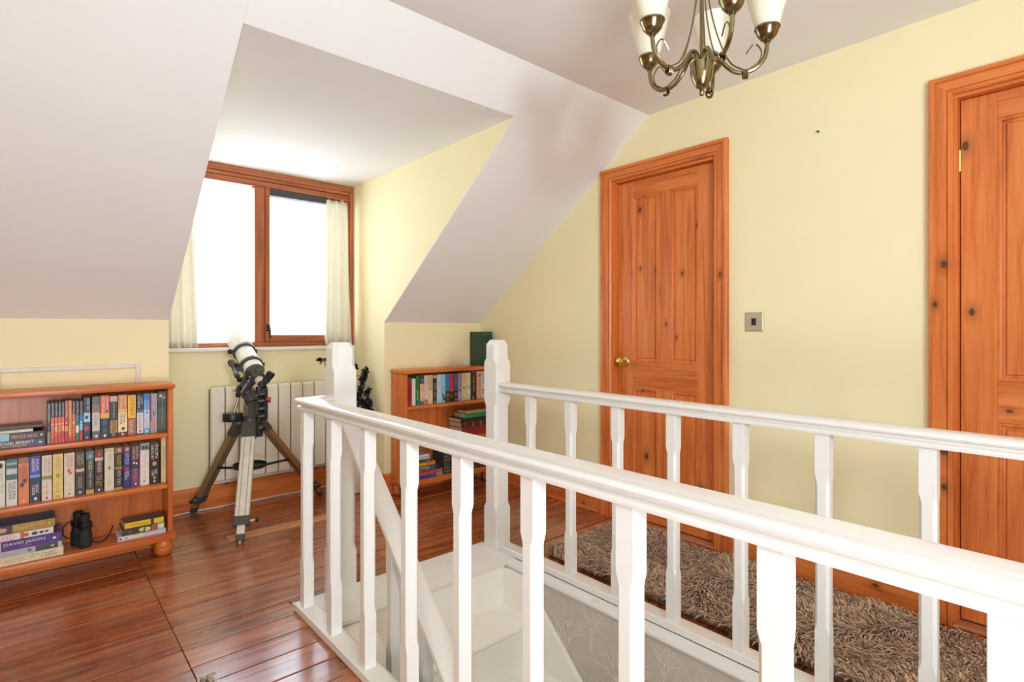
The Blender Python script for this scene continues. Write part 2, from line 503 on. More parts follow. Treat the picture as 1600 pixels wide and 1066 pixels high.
# sloping ceiling: one slab with the dormer cut out
def zs(y): return ZC - SL * (y - YC)
def slope_slab(g, x0, x1, ya, yb):
    g.prism([(ya, zs(ya)), (yb, zs(yb)), (yb, zs(yb) + 0.12), (ya, zs(ya) + 0.12)], x0, x1, 'x')
g = G()
YDT = YC + (ZC - ZD) / SL
slope_slab(g, XL, XD0 - 0.0005, YC, YK + 0.06)
slope_slab(g, XD1 + 0.0005, XR + 0.05, YC, YK + 0.06)
slope_slab(g, XD0, XD1, YC, YDT)
bmesh.ops.remove_doubles(g.bm, verts=g.bm.verts, dist=1e-5)
struct(g.obj('ceiling_slope', 'white_ceiling'), 'white sloping ceiling around the dormer', 'ceiling')
struct(G().box(XD0 - T, XD1 + T, YDT, YW + T, ZD, ZD + 0.1).obj('ceiling_dormer', 'white_ceiling'), 'flat white ceiling inside the dormer', 'ceiling')
struct(G().box(XL - T, XR + 0.1, YB - T, YC + 0.001, ZC, ZC + 0.14).obj('ceiling', 'white_ceiling'), 'flat white ceiling over the landing', 'ceiling')
# unseen sides that close the landing
struct(G().box(XL - T, XL, YB - T, YK + T, -0.02, ZC + 0.1).obj('wall_left', 'cream'), 'cream wall at the left of the landing', 'wall')
struct(G().box(XL - T, XR + T, YB - T, YB, -2.7, ZC + 0.1).obj('wall_back', 'cream'), 'cream wall behind the camera', 'wall')

# ---- stairwell walls
struct(G().box(0.80, 0.86, YB, 2.02, -2.7, -0.001).obj('wall_stair_near', 'stair_white'), 'white side of the stairwell under the near balustrade', 'wall')
struct(G().box(0.80, 1.80, 2.02, 2.14, -2.7, -0.2).obj('wall_stair_end', 'stair_white'), 'white end of the stairwell under the landing', 'wall')
wp = struct(G().box(1.735, 1.80, YB, 2.02, -2.7, -0.019).obj('wall_stair_far', 'wallpaper'), 'beige wallpaper with pale tree print down the stairwell', 'wall')
struct(G().box(0.80, 1.80, YB, 2.14, -2.8, -2.7).obj('floor_lower', 'stair_white'), 'hall floor at the foot of the stairs', 'floor')

def tree_mesh(seed, h):
    """flat branching tree print in the y,z plane"""
    r = random.Random(seed)
    bm = bmesh.new()
    def strip(p, q, w0, w1):
        d = (q - p); n = Vector((-d.y, d.x)).normalized()
        pts = [p + n * w0, p - n * w0, q - n * w1, q + n * w1]
        bm.faces.new([bm.verts.new((0, a.x, a.y)) for a in pts])
    def grow(p, ang, L, w, lev):
        q = p + Vector((math.cos(ang), math.sin(ang))) * L
        strip(p, q, w, w * 0.72)
        if lev == 0: return
        for s in ((-1, 1) if lev < 5 else (-1, 0.15, 1)):
            grow(q, ang + s * r.uniform(0.22, 0.62), L * r.uniform(0.62, 0.82), w * 0.68, lev - 1)
    grow(Vector((0, 0)), math.pi / 2, h * 0.36, h * 0.030, 6)
    me = bpy.data.meshes.new('tree_print'); bm.to_mesh(me); bm.free()
    return me
trees = [tree_mesh(s, 0.175) for s in (3, 8)] + [tree_mesh(s, 0.27) for s in (21, 5)]
for ty, tz, k in [(1.477, -0.205, 0), (1.135, -0.225, 1), (0.79, -0.215, 0), (0.45, -0.22, 1), (1.81, -0.20, 1),
                  (1.64, -0.40, 2), (1.31, -0.44, 3), (0.97, -0.42, 2), (0.62, -0.44, 3),
                  (1.50, -0.62, 3), (1.15, -0.66, 2), (0.80, -0.64, 3)]:
    put('tree_print', trees[k], 'tree_print', wp, (1.7343, ty, tz))

# ---- baseboards
def board_x(name, x0, x1, yf, label):
    g = G(); g.prism([(yf, 0.0), (yf, 0.125), (yf + 0.006, 0.138), (yf + 0.018, 0.142), (yf + 0.018, 0.0)], x0, x1, 'x')
    return struct(g.obj(name, 'pine_x'), label, 'baseboard')
def board_y(name, y0, y1, xf, label):
    g = G(); g.prism([(xf, 0.0), (xf, 0.125), (xf + 0.006, 0.138), (xf + 0.018, 0.142), (xf + 0.018, 0.0)], y0, y1, 'y')
    return struct(g.obj(name, 'pine_y'), label, 'baseboard')
board_x('baseboard_window', XD0, XD1, YW - 0.018, 'stained pine baseboard under the radiator')
board_x('baseboard_left', XL, XD0, YK - 0.018, 'stained pine baseboard behind the left bookcase')
board_x('baseboard_back', XD1, XR, YK - 0.018, 'stained pine baseboard behind the right bookcase')
board_y('baseboard_cheek', YK, YW, XD1 - 0.018, 'stained pine baseboard along the dormer side wall')
board_y('baseboard_corner', D1[1], YK - 0.018, XR - 0.018, 'stained pine baseboard from the first door to the corner')
board_y('baseboard_right', D2[1], D1[0], XR - 0.018, 'stained pine baseboard between the two doors')

# ---- doors
def casing(parent, y0, y1, ztop):
    prof = [(0, 0), (0, 0.026), (0.004, 0.03), (0.018, 0.03), (0.021, 0.021), (0.052, 0.021), (0.054, 0.016), (0.058, 0.022), (0.066, 0.022), (0.072, 0.016), (0.072, 0)]
    for piece in (0, 1, 2):
        g = G()
        path = [((y0, 1), -0.0), ((y0, 1), 1), ((y1, -1), 1), ((y1, -1), 0)]
        def ring(yy, s, up):
            return [(XR - p - 0.0, yy + s * d, (ztop - d) if up else 0.0) for d, p in prof]
        r = [ring(y1, -1, False), ring(y1, -1, True), ring(y0, 1, True), ring(y0, 1, False)]
        g.loft([r[piece], r[piece + 1]])
        g.obj('casing', 'pine_y' if piece == 1 else 'pine_z', parent)

def make_door(name, y0, y1, label, flip=False):
    root = thing(name, label, 'door', (0, 0, 0)); root['kind'] = 'structure'
    casing(root, y0, y1, ZDOOR)
    a, b, zt = y0 + CAS, y1 - CAS, ZDOOR - CAS
    # jamb lining
    for q0, q1 in ((a - 0.004, a + 0.012), (b - 0.012, b + 0.004)):
        G().box(XR - 0.003, XR + 0.12, q0, q1, 0, zt - 0.0121).obj('jamb', 'pine_z', root)
    G().box(XR - 0.003, XR + 0.12, a - 0.004, b + 0.004, zt - 0.012, zt + 0.004).obj('jamb_head', 'pine_y', root)
    G().box(XR - 0.02, XR + 0.12, a, b, -0.0, 0.012, bev=0.003).obj('threshold', 'bare_pine', root)
    for q0, q1 in ((a + 0.012, a + 0.034), (b - 0.034, b - 0.012)):
        G().box(XR + 0.076, XR + 0.12, q0, q1, 0.0125, zt - 0.012).obj('door_stop', 'pine_z', root)
    G().box(XR + 0.076, XR + 0.12, a + 0.034, b - 0.034, zt - 0.04, zt - 0.012).obj('door_stop', 'pine_y', root)
    G().box(XR + 0.076, XR + 0.12, a + 0.034, b - 0.034, 0.0125, 0.03).obj('door_stop', 'pine_y', root)
    la, lb, z0, z1 = a + 0.015, b - 0.015, 0.02, zt - 0.015
    xf, xb = XR + 0.034, XR + 0.074
    st = 0.104
    mun = 0.086
    mid = (la + lb) / 2
    pieces = [('stile', la, la + st, z0, z1, 'pine_z'), ('stile', lb - st, lb, z0, z1, 'pine_z'),
              ('top_rail', la + st, lb - st, z1 - 0.095, z1, 'pine_y'), ('lock_rail', la + st, lb - st, 0.772, 0.924, 'pine_y'),
              ('bottom_rail', la + st, lb - st, z0, 0.215, 'pine_y'),
              ('muntin', mid - mun / 2, mid + mun / 2, 0.924, z1 - 0.095, 'pine_z'), ('muntin', mid - mun / 2, mid + mun / 2, 0.215, 0.772, 'pine_z')]
    for n, p0, p1, c0, c1, mt in pieces:
        G().box(xf, xb, p0, p1, c0, c1, bev=0.0012).obj(n, mt, root)
    for p0, p1 in ((la + st, mid - mun / 2), (mid + mun / 2, lb - st)):
        for c0, c1 in ((0.924, z1 - 0.095), (0.215, 0.772)):
            g = G()   # raised and fielded panel with its bead
            def rect(i, x): return [(x, p0 + i, c0 + i), (x, p1 - i, c0 + i), (x, p1 - i, c1 - i), (x, p0 + i, c1 - i)]
            g.loft([rect(0, xb - 0.004), rect(0, xf + 0.004), rect(0.006, xf + 0.002), rect(0.012, xf + 0.006), rect(0.013, xf + 0.015), rect(0.022, xf + 0.016), rect(0.026, xf + 0.010)])
            g.obj('panel', 'pine_z', root)
    # brass knob on its rose
    ky, kz = (la + 0.05 if flip else lb - 0.05), 0.925
    k = G().lathe([(0.0, 0), (0.028, 0.0), (0.030, 0.004), (0.024, 0.010), (0.012, 0.013), (0.009, 0.018), (0.009, 0.030)], (xf, ky, kz), (-1, 0, 0), 20).obj('knob_rose', 'brass', root, True)
    G().lathe([(0.009, 0.028), (0.014, 0.034), (0.024, 0.040), (0.027, 0.050), (0.024, 0.060), (0.013, 0.066), (0.0, 0.067)], (xf, ky, kz), (-1, 0, 0), 20).obj('knob', 'brass', root, True)
    # hinges on the other side
    for hz in (0.24, 1.75):
        G().lathe([(0.006, -0.04), (0.006, 0.04)], (xf - 0.002, lb + 0.004 if flip else la - 0.004, hz), (0, 0, 1), 8).obj('hinge', 'brass', root)
    return root
make_door('door_1', D1[0], D1[1], 'four panel pine door with a brass knob, beside the light switch')
make_door('door_2', D2[0], D2[1], 'four panel pine door cut off by the right edge of the photo', True)

# ---- dormer window
win = thing('window_1', 'dormer window with brown wood frame and two bright panes', 'window', (0, 0, 0)); win['kind'] = 'structure'
yf = YW - 0.004   # front of the frame
def fr(n, x0, x1, z0, z1, ya=yf, yb=YW + 0.07, ax='x', parent=win, bev=0.003):
    return G().box(x0, x1, ya, yb, z0, z1, bev=bev).obj(n, 'frame_' + ax, parent)
fr('head_trim', XD0, XD1 - 0.001, 2.118, ZD - 0.001, YW - 0.022)
fr('head_trim', XD0, XD1 - 0.03, 2.094, 2.117, YW - 0.014)
fr('frame_head', WX0, WX1, 2.055, 2.093)
fr('frame_bottom', WX0, WX1, 1.001, 1.030)
fr('jamb', WX0, WX0 + 0.045, 1.031, 2.054, ax='z')
fr('jamb', WX1 - 0.030, WX1, 1.031, 2.054, ax='z')
fr('jamb_trim', XD1 - 0.030, XD1 - 0.001, 1.0, 2.117, YW - 0.018, YW - 0.006, ax='z')
fr('mullion', 1.112, 1.176, 1.031, 2.054, ax='z')
p = G().box(WX0 + 0.045, 1.112, YW + 0.03, YW + 0.034, 1.031, 2.054).obj('pane', 'glass', win)
sash = fr('sash', 1.1765, 1.205, 1.0305, 2.0545, yf - 0.012, YW + 0.05, 'z')
fr('sash', 1.733, 1.7595, 1.0305, 2.0545, yf - 0.012, YW + 0.05, 'z')
fr('sash', 1.206, 1.732, 1.0305, 1.078, yf - 0.012, YW + 0.05, 'x')
G().box(1.206, 1.732, yf - 0.012, YW + 0.05, 2.008, 2.0545, bev=0.003).obj('sash_top', 'dark_gap', win)
G().box(1.205, 1.733, YW + 0.02, YW + 0.024, 1.078, 2.008).obj('pane', 'glass', win)
hnd = G().box(1.180, 1.196, yf - 0.024, yf - 0.012, 1.10, 1.15, bev=0.003).obj('handle_plate', 'black', win)
G().tube([(1.188, yf - 0.024, 1.14), (1.188, yf - 0.045, 1.142), (1.19, yf - 0.05, 1.12), (1.196, yf - 0.05, 1.06)], [0.006, 0.007, 0.007, 0.006], 8).obj('handle', 'black', hnd, True)
sill = G().box(XD0, XD1, YW - 0.045, YW + 0.05, 0.976, 0.999, bev=0.006, seg=2).obj('window_sill', 'gloss_white', win)

# ---- loft hatch in the left knee wall
h = thing('loft_hatch', 'painted access hatch with white trim in the wall above the bookcase', 'hatch', (0.15, YK, 0.3)); 
g = G(); g.box(-0.24, 0.252, -0.004, -0.0005, 0.08, 0.615); g.obj('hatch_panel', 'cream', h)
for x0, x1, z0, z1 in ((-0.262, -0.243, 0.06, 0.64), (0.255, 0.274, 0.06, 0.64), (-0.2425, 0.2545, 0.62, 0.64)):
    G().box(x0, x1, -0.010, -0.0005, z0, z1, bev=0.002).obj('trim', 'trim_white', h)
# ------------------------------------------------------------------ balustrades
def stop_chamfer(w, c, segs, top=None):
    """square post of width w; segs: list of (z, chamfer, half_width_scale)"""
    rings = []
    for z, ch, s in segs:
        h = w / 2 * s
        ch = max(ch, 0.0008)
        rings.append([(h - ch, -h, z), (h, -h + ch, z), (h, h - ch, z), (h - ch, h, z), (-h + ch, h, z), (-h, h - ch, z), (-h, -h + ch, z), (-h + ch, -h, z)])
    return G().loft(rings)
BAL_T, BAL_B = 0.799, 0.030
bal_me = stop_chamfer(0.040, 0, [(BAL_B, .001, 1), (0.200, .001, 1), (0.222, .008, 1), (0.650, .008, 1), (0.672, .001, 1), (BAL_T, .001, 1)]).mesh('baluster')
bal_me.materials.append(MAT['gloss_white'])
newel_me = stop_chamfer(0.096, 0, [(0.0, .002, 1), (0.205, .002, 1), (0.228, .017, 1), (0.722, .017, 1), (0.755, .002, 1), (0.942, .002, 1), (0.968, .019, 1), (1.036, .019, 1), (1.060, .020, 0.74)]).mesh('newel_post')
newel_me.materials.append(MAT['gloss_white'])

RAIL = [(-0.014, 0.797), (-0.030, 0.799), (-0.033, 0.806), (-0.032, 0.812), (-0.023, 0.8165), (-0.022, 0.8225), (-0.0365, 0.826), (-0.0395, 0.832), (-0.038, 0.839), (-0.030, 0.8445), (-0.012, 0.847)]
RAIL = RAIL + [(-x, z) for x, z in RAIL[::-1]]
PLATE_Z = 0.030

def rail_y(xc, y0, y1, dz0=0.0, dz1=0.0, prof=RAIL):
    return G().loft([[(xc + p, y0, z + dz0) for p, z in prof], [(xc + p, y1, z + dz1) for p, z in prof]])

# near balustrade, its corner return and the newel at the head of the stairs
XN, NEW1 = 0.820, (0.964, 2.165)
YCOR = 2.140
near = thing('balustrade', 'white painted balustrade nearest the camera with its newel post', 'balustrade', (XN, YCOR, 0))
def loc_obj(g, name, mat, root, smooth=False):
    me = g.mesh(name, smooth)
    me.transform(Matrix.Translation(-Vector(root.location)))
    return put(name, me, mat, root)
g = G()
ringA = [(XN + p, YB + 0.005, z) for p, z in RAIL]
ringB = [(XN + p, YCOR - p * 1.0, z) for p, z in RAIL]           # mitre
ringC = [(NEW1[0] - 0.040, YCOR - p * 0.9 + 0.012, z) for p, z in RAIL]
g.loft([ringA, ringB, ringC])
loc_obj(g, 'handrail', 'gloss_white', near, True)
g = G().box(0.788, 0.853, YB + 0.005, 2.205, 0.0, PLATE_Z, bev=0.004, seg=2)
loc_obj(g, 'base_rail', 'gloss_white', near)
for i in range(20):
    yy = 2.150 - 0.2575 * i
    if yy < YB + 0.05: break
    put('baluster', bal_me, None, near, (0, yy - YCOR, 0))
put('newel_post', newel_me, None, near, (NEW1[0] - XN, NEW1[1] - YCOR, 0))

# far balustrade along the passage to the doors
XF, NEW2 = 1.808, (1.806, 2.168)
far = thing('balustrade', 'white painted balustrade beside the shaggy rug with its newel post', 'balustrade', (XF, NEW2[1], 0))
loc_obj(rail_y(XF, YB + 0.005, NEW2[1] - 0.04), 'handrail', 'gloss_white', far, True)
loc_obj(G().box(1.775, 1.842, YB + 0.005, NEW2[1] - 0.047, 0.0, PLATE_Z, bev=0.003), 'base_rail', 'gloss_white', far)
for i in range(20):
    yy = 1.918 - 0.2587 * i
    if yy < YB + 0.05: break
    put('baluster', bal_me, None, far, (0, yy - NEW2[1], 0))
put('newel_post', newel_me, None, far, (NEW2[0] - XF, 0, 0))

# ------------------------------------------------------------------ staircase
RISE, GOING = 0.200, 0.2105
stair = thing('staircase', 'white painted wooden staircase going down between the balustrades', 'staircase', (1.3, YN, 0))
# landing nosing board
g = G(); g.prism([(2.262, -0.018), (2.262, 0.001), (YN + 0.012, 0.001), (YN + 0.002, -0.005), (YN, -0.014), (YN + 0.004, -0.024), (YN + 0.014, -0.028), (2.03, -0.028), (2.03, -0.018)], 0.853, 1.79, 'x'); g.box(0.801, 0.853, 2.206, 2.262, -0.018, 0.001)
struct(g.obj('trim_1', 'gloss_white', None, True), 'white landing board with rounded nosing at the head of the stairs', 'trim')
# nosings that run along both sides of the well
g = G(); g.prism([(1.775, -0.001), (1.735, -0.001), (1.725, -0.005), (1.721, -0.014), (1.725, -0.024), (1.735, -0.027), (1.775, -0.027)], YB, YN + 0.002, 'y')
struct(g.obj('trim_2', 'gloss_white', None, True), 'white rounded nosing above the tree wallpaper', 'trim')
g = G(); g.prism([(0.853, -0.001), (0.876, -0.001), (0.884, -0.006), (0.886, -0.014), (0.883, -0.022), (0.876, -0.027), (0.853, -0.027)], YB, YN + 0.002, 'y')
struct(g.obj('trim_3', 'gloss_white', None, True), 'white rounded nosing inside the near balustrade', 'trim')
SX0, SX1 = 0.985, 1.712
struct(G().box(0.861, 0.886, 2.004, 2.019, -0.42, -0.0285).obj('trim_4', 'stair_white'), 'white fascia strip under the landing beside the stair string', 'trim')
for i in range(12):
    zt = -RISE * (i + 1)
    yn = YN - GOING * (i + 1)             # front of this tread's nosing
    yr = YN + 0.018 - GOING * i           # riser above this tread
    g = G(); g.box(SX0, SX1, yr - 0.012, yr, zt, zt + RISE - 0.024)
    loc_obj(g, 'riser', 'stair_white', stair)
    g = G(); g.prism([(yr, zt - 0.024), (yr, zt), (yn + 0.012, zt), (yn + 0.003, zt - 0.004), (yn, zt - 0.012), (yn + 0.003, zt - 0.020), (yn + 0.012, zt - 0.024)], SX0, SX1, 'x')
    loc_obj(g, 'tread', 'stair_white', stair, True)
def pitch(y): return -(RISE / GOING) * (YN - y)
def string(x0, x1, name):
    g = G(); y0, y1 = YN - 0.12 + 0.01, -0.75
    up, dn = 0.125, -0.26
    top = YN - up * GOING / RISE
    g.prism([(YN + 0.018, -0.03), (top, -0.03), (y1, pitch(y1) + up), (y1, pitch(y1) + dn), (YN + 0.018, pitch(YN) + dn)], x0, x1, 'x')
    return loc_obj(g, name, 'stair_white', stair)
string(SX1, 1.7335, 'string')
string(0.8865, SX0, 'string')
# stair handrail, dropping from the first newel, with its own balusters
sb = thing('stair_handrail', 'white sloping handrail with balusters running down the open side of the stairs', 'handrail', (NEW1[0], NEW1[1], 0))
def hz(y): return (RISE / GOING) * (y - 2.165)
yA, yB2 = NEW1[1] - 0.046, 0.1
loc_obj(rail_y(0.962, yB2, yA, hz(yB2), hz(yA)), 'handrail', 'gloss_white', sb, True)
for i in range(8):
    yy = 1.722 - GOING * i
    zb, ztp = pitch(yy) + 0.125, 0.805 + hz(yy)
    L = ztp - zb
    me = stop_chamfer(0.040, 0, [(zb - 0.02, .001, 1), (zb + 0.13, .001, 1), (zb + 0.152, .008, 1), (ztp - 0.15, .008, 1), (ztp - 0.128, .001, 1), (ztp, .001, 1)]).mesh('baluster')
    put('baluster', me, 'gloss_white', sb, (0.962 - NEW1[0], yy - NEW1[1], 0))

# ------------------------------------------------------------------ bookcases
def make_bookcase(label, x0, x1):
    root = thing('bookcase', label, 'bookcase', ((x0 + x1) / 2, 3.24, 0), group='two matching low bookcases')
    W = (x1 - x0) / 2; yf, yb = -0.095, 0.082
    G().box(-W - 0.008, W + 0.008, yf - 0.012, yb + 0.004, 0.822, 0.847, bev=0.007, seg=2).obj('top', 'case_x', root, True)
    for s in (-1, 1):
        a, b = (W - 0.022, W) if s > 0 else (-W, -W + 0.022)
        G().box(a, b, yf, yb, 0.112, 0.8215, bev=0.003).obj('side', 'case_z', root)
    for z in (0.583, 0.332):
        G().box(-W + 0.0225, W - 0.0225, yf + 0.002, yb - 0.008, z, z + 0.022, bev=0.005, seg=2).obj('shelf', 'case_x', root, True)
    G().box(-W - 0.010, W + 0.010, yf - 0.012, yb, 0.078, 0.1115, bev=0.008, seg=2).obj('bottom_shelf', 'case_x', root, True)
    for a, b in ((-W + 0.0225, -0.004), (0.004, W - 0.0225)):
        G().box(a, b, yb - 0.006, yb - 0.001, 0.112, 0.8215).obj('back_panel', 'case_z', root)
    G().box(-0.018, 0.018, yb - 0.012, yb - 0.0065, 0.112, 0.8215).obj('back_strip', 'case_z', root)
    foot = G().lathe([(0.026, 0.0), (0.036, 0.010), (0.041, 0.024), (0.040, 0.036), (0.036, 0.040), (0.038, 0.044), (0.039, 0.058), (0.034, 0.072), (0.030, 0.078)], n=20).mesh('foot', True)
    foot.materials.append(MAT['case_x'])
    for sx in (-1, 1):
        for yy in (yf + 0.036, yb - 0.036):
            put('foot', foot, None, root, (sx * (W - 0.035), yy, 0))
    return root
BC1 = (-0.232, 0.536)
BC2 = (1.838, 2.592)
make_bookcase('low wooden bookcase with bun feet at the left edge beside the telescope', *BC1)
make_bookcase('low wooden bookcase in the corner behind the newel post by the pine door', *BC2)
SH = (0.6055, 0.3545, 0.112)     # shelf tops: upper, middle, lower

# ------------------------------------------------------------------ books
_txt = {}
def text_mesh(s):
    if s not in _txt and s[0] == '~':      # print too small to read: a row of letter-sized strokes
        n = int(s[1:]); r = random.Random(n); co, pl = [], []
        for i in range(n):
            if n > 9 and i == n // 2: continue
            x0, x1 = (i + 0.12) / n - 0.5, (i + 0.82) / n - 0.5
            for a, b, c, d in [(x0, x0 + 0.22 / n, -0.5, 0.5)] + [(x0, x1, q - 0.09, q + 0.09) for q in r.sample((-0.41, 0.0, 0.41), r.choice((1, 2)))]:
                k = len(co); co += [(a, c), (b, c), (b, d), (a, d)]; pl.append((k, k + 1, k + 2, k + 3))
        _txt[s] = (co, pl)
    if s not in _txt:
        cu = bpy.data.curves.new('t', 'FONT'); cu.body = s; cu.resolution_u = 2
        o = bpy.data.objects.new('t', cu); COL.objects.link(o)
        bpy.context.view_layer.update()
        me = bpy.data.meshes.new_from_object(o.evaluated_get(bpy.context.evaluated_depsgraph_get()))
        co = [v.co.copy() for v in me.vertices]; pl = [tuple(p.vertices) for p in me.polygons]
        bpy.data.objects.remove(o); bpy.data.curves.remove(cu); bpy.data.meshes.remove(me)
        x0, x1 = min(c.x for c in co), max(c.x for c in co); y0, y1 = min(c.y for c in co), max(c.y for c in co)
        _txt[s] = ([((c.x - (x0 + x1) / 2) / (x1 - x0), (c.y - (y0 + y1) / 2) / (y1 - y0)) for c in co], pl)
    return _txt[s]

def book_parts(root, t, h, d, col, bands, texts, upright, hard=False, pics=()):
    """spine in the plane y=0 facing -y, body runs to +y. Upright: x thickness, z height. Lying: z thickness, x length."""
    e = 0.003 if hard else 0.0008
    ct = 0.0024 if hard else 0.0009
    def B(g, a0, a1, y0, y1, b0, b1, bev=0.0):    # a across thickness, b along height
        return g.box(a0, a1, y0, y1, b0, b1, bev=bev) if upright else g.box(b0, b1, y0, y1, a0, a1, bev=bev)
    lo, hi = (-t / 2, t / 2) if upright else (0.0, t)
    bl, bh = (0.0, h) if upright else (-h / 2, h / 2)
    g = G()
    B(g, lo, lo + ct, 0.0005, d, bl, bh); B(g, hi - ct, hi, 0.0005, d, bl, bh); B(g, lo, hi, 0.0, ct * 1.6, bl, bh, bev=0.0007)
    g.obj('cover', ink(col), root)
    g = G(); B(g, lo + ct, hi - ct, ct * 1.6, d - e, bl + e, bh - e)
    g.obj('pages', 'pages', root)
    for n, (f0, f1, c, *aa) in enumerate(bands):
        u0, u1 = aa if aa else (0, 1)
        g = G(); B(g, lo + u0 * t + 0.0003 + n * 0.0001, lo + u1 * t - 0.0003 - n * 0.0001, -0.0003 - n * 0.00012, 0.0004, bl + f0 * (bh - bl), bl + f1 * (bh - bl))
        g.obj('spine_band', ink(c), root)
    for s, f0, f1, c, *w in texts:
        w0, w1 = w[0] if w else (0.2, 0.8)
        co, pl = text_mesh(s)
        L = abs(f1 - f0) * (bh - bl); H = (w1 - w0) * t
        mid_b = bl + (f0 + f1) / 2 * (bh - bl); mid_a = lo + (w0 + w1) / 2 * t
        vs = []
        for x, y in co:
            if upright: vs.append((mid_a + y * H, -0.0012, mid_b - x * L))
            else: vs.append((mid_b + x * L, -0.0012, mid_a + y * H))
        me = bpy.data.meshes.new('spine_lettering'); me.from_pydata(vs, [], pl)
        put('spine_lettering', me, ink(c), root)
    for fa, fb, r, c in pics:     # small emblem on the spine: fa across, fb along
        a = lo + fa * t; b = bl + fb * (bh - bl)
        pts = []
        for k in range(10):
            dx, dz = math.cos(k * math.pi / 5) * r, math.sin(k * math.pi / 5) * r * 1.35
            pts.append((a + dx, -0.0010, b + dz) if upright else (b + dz, -0.0010, a + dx))
        me = bpy.data.meshes.new('spine_emblem'); me.from_pydata(pts, [], [tuple(range(10))])
        put('spine_emblem', me, ink(c), root)

def upright_book(x0, x1, z, h, col, label, group, bands=(), texts=(), pics=(), y=3.19, d=0.118, hard=False):
    r = thing('book', label, 'book', ((x0 + x1) / 2, y, z), group=group)
    book_parts(r, (x1 - x0) - 0.0008, h, d, col, bands, texts, True, hard, pics)
def lying_book(x0, x1, z, t, col, label, group, bands=(), texts=(), pics=(), y=3.17, d=0.14, hard=False, rot=0.0):
    r = thing('book', label, 'book', ((x0 + x1) / 2, y, z), rot, group=group)
    book_parts(r, t - 0.0006, x1 - x0, d, col, bands, texts, False, hard, pics)

BLK = (30, 28, 30); WHT = (232, 226, 214); ORG = (226, 104, 44); RED = (198, 40, 40); YEL = (226, 186, 40); NAVY = (38, 42, 84)
TEAL = (70, 128, 140); BLU = (52, 122, 184); CRM = (222, 208, 178); GRY = (136, 126, 126); GOLD = (176, 132, 52)
U = 'paperbacks on the upper shelf of the left bookcase'
z = SH[0]
upright_book(0.061, 0.0725, z, 0.180, (44, 50, 58), 'slim dark slate paperback, leftmost standing on the upper left shelf', U, [(0, .28, (150, 140, 120))], [('JAMES PATTERSON', .55, .97, WHT)])
sl = [(0.0735, 0.0855, 'first'), (0.0862, 0.098, 'second'), (0.0985, 0.1095, 'third'), (0.110, 0.1205, 'fourth')]
for i, (a, b, o) in enumerate(sl):
    upright_book(a, b, z, 0.182, BLK, '%s of four slim black and orange paperbacks left of the all red one' % o, U, [(0, .63, ORG), (0.03, .12 + .06 * i, (206, 60, 40)), (.28, .40, (236, 170, 70) if i % 2 else (220, 120, 110))],
                 [('JAMES PATTERSON', .66, .97, CRM)], [(.5, .46, .0028, WHT)])
upright_book(0.1212, 0.1335, z, 0.186, RED, 'slim all red paperback on the upper left shelf', U, [(.26, .38, (238, 150, 50)), (0, .24, (186, 40, 36))], [('JAMES PATTERSON', .6, .96, WHT)], [(.5, .46, .003, WHT)])
upright_book(0.1342, 0.1465, z, 0.186, (230, 130, 60), 'slim pale orange paperback right of the all red one', U, [(0, .12, (206, 60, 40))], [('JAMES PATTERSON', .55, .96, CRM), ('~8', .14, .4, WHT)])
upright_book(0.1472, 0.1595, z, 0.183, BLK, 'slim black and orange paperback right of the pale orange one', U, [(0, .68, ORG), (0, .12, (206, 60, 40))], [('JAMES PATTERSON', .7, .97, CRM)], [(.5, .46, .003, WHT)])
upright_book(0.1602, 0.1725, z, 0.182, BLK, 'slim paperback with teal, white and green spine bands', U, [(0, .2, (40, 120, 84)), (.2, .38, WHT), (.38, .64, TEAL)], [('JAMES PATTERSON', .66, .97, CRM)], [(.5, .46, .003, NAVY)])
upright_book(0.1735, 0.1865, z, 0.182, BLK, 'slim paperback with blue middle and red foot on its spine', U, [(0, .24, RED), (.24, .64, BLU), (.26, .42, (150, 190, 216))], [('JAMES PATTERSON', .66, .97, CRM)], [(.5, .46, .003, WHT)])
upright_book(0.1882, 0.2135, z, 0.194, (34, 40, 54), 'dark paperback with a red figure on a pale blue spine patch', U, [(.42, .64, (170, 200, 222)), (.16, .40, (40, 56, 80))], [('~10', .68, .96, WHT, (.5, .9))], [(.45, .53, .006, BLK), (.45, .27, .009, RED), (.5, .05, .004, (90, 180, 210))])
upright_book(0.2195, 0.2485, z, 0.196, (104, 92, 92), 'thick smoky grey paperback with a pale foggy spine', U, [(.18, .62, (206, 196, 190)), (.62, .82, (150, 112, 104))], [('~15', .3, .58, (150, 120, 110), (.25, .7))], [(.55, .06, .005, WHT)])
upright_book(0.2495, 0.2852, z, 0.198, (36, 44, 50), 'thick paperback with orange top half and blue lettering below', U, [(.46, 1, (222, 92, 44)), (.46, .58, (236, 176, 84)), (0, .46, (30, 34, 40))], [('JAMES', .66, .95, WHT, (.55, .88)), ('PATTERSON', .60, .97, WHT, (.16, .48)), ('~10', .12, .44, (60, 160, 214), (.3, .7))], [(.7, .63, .004, (110, 40, 20)), (.5, .055, .005, WHT)])
upright_book(0.2862, 0.3155, z, 0.194, (52, 46, 46), 'dark brown paperback with yellow lettered box near its foot', U, [(.86, .99, (206, 186, 176)), (.1, .40, GOLD)], [('JAMES PATTERSON', .46, .82, CRM, (.38, .62)), ('~6', .12, .38, (60, 44, 20), (.3, .75))], [(.5, .05, .003, WHT)])
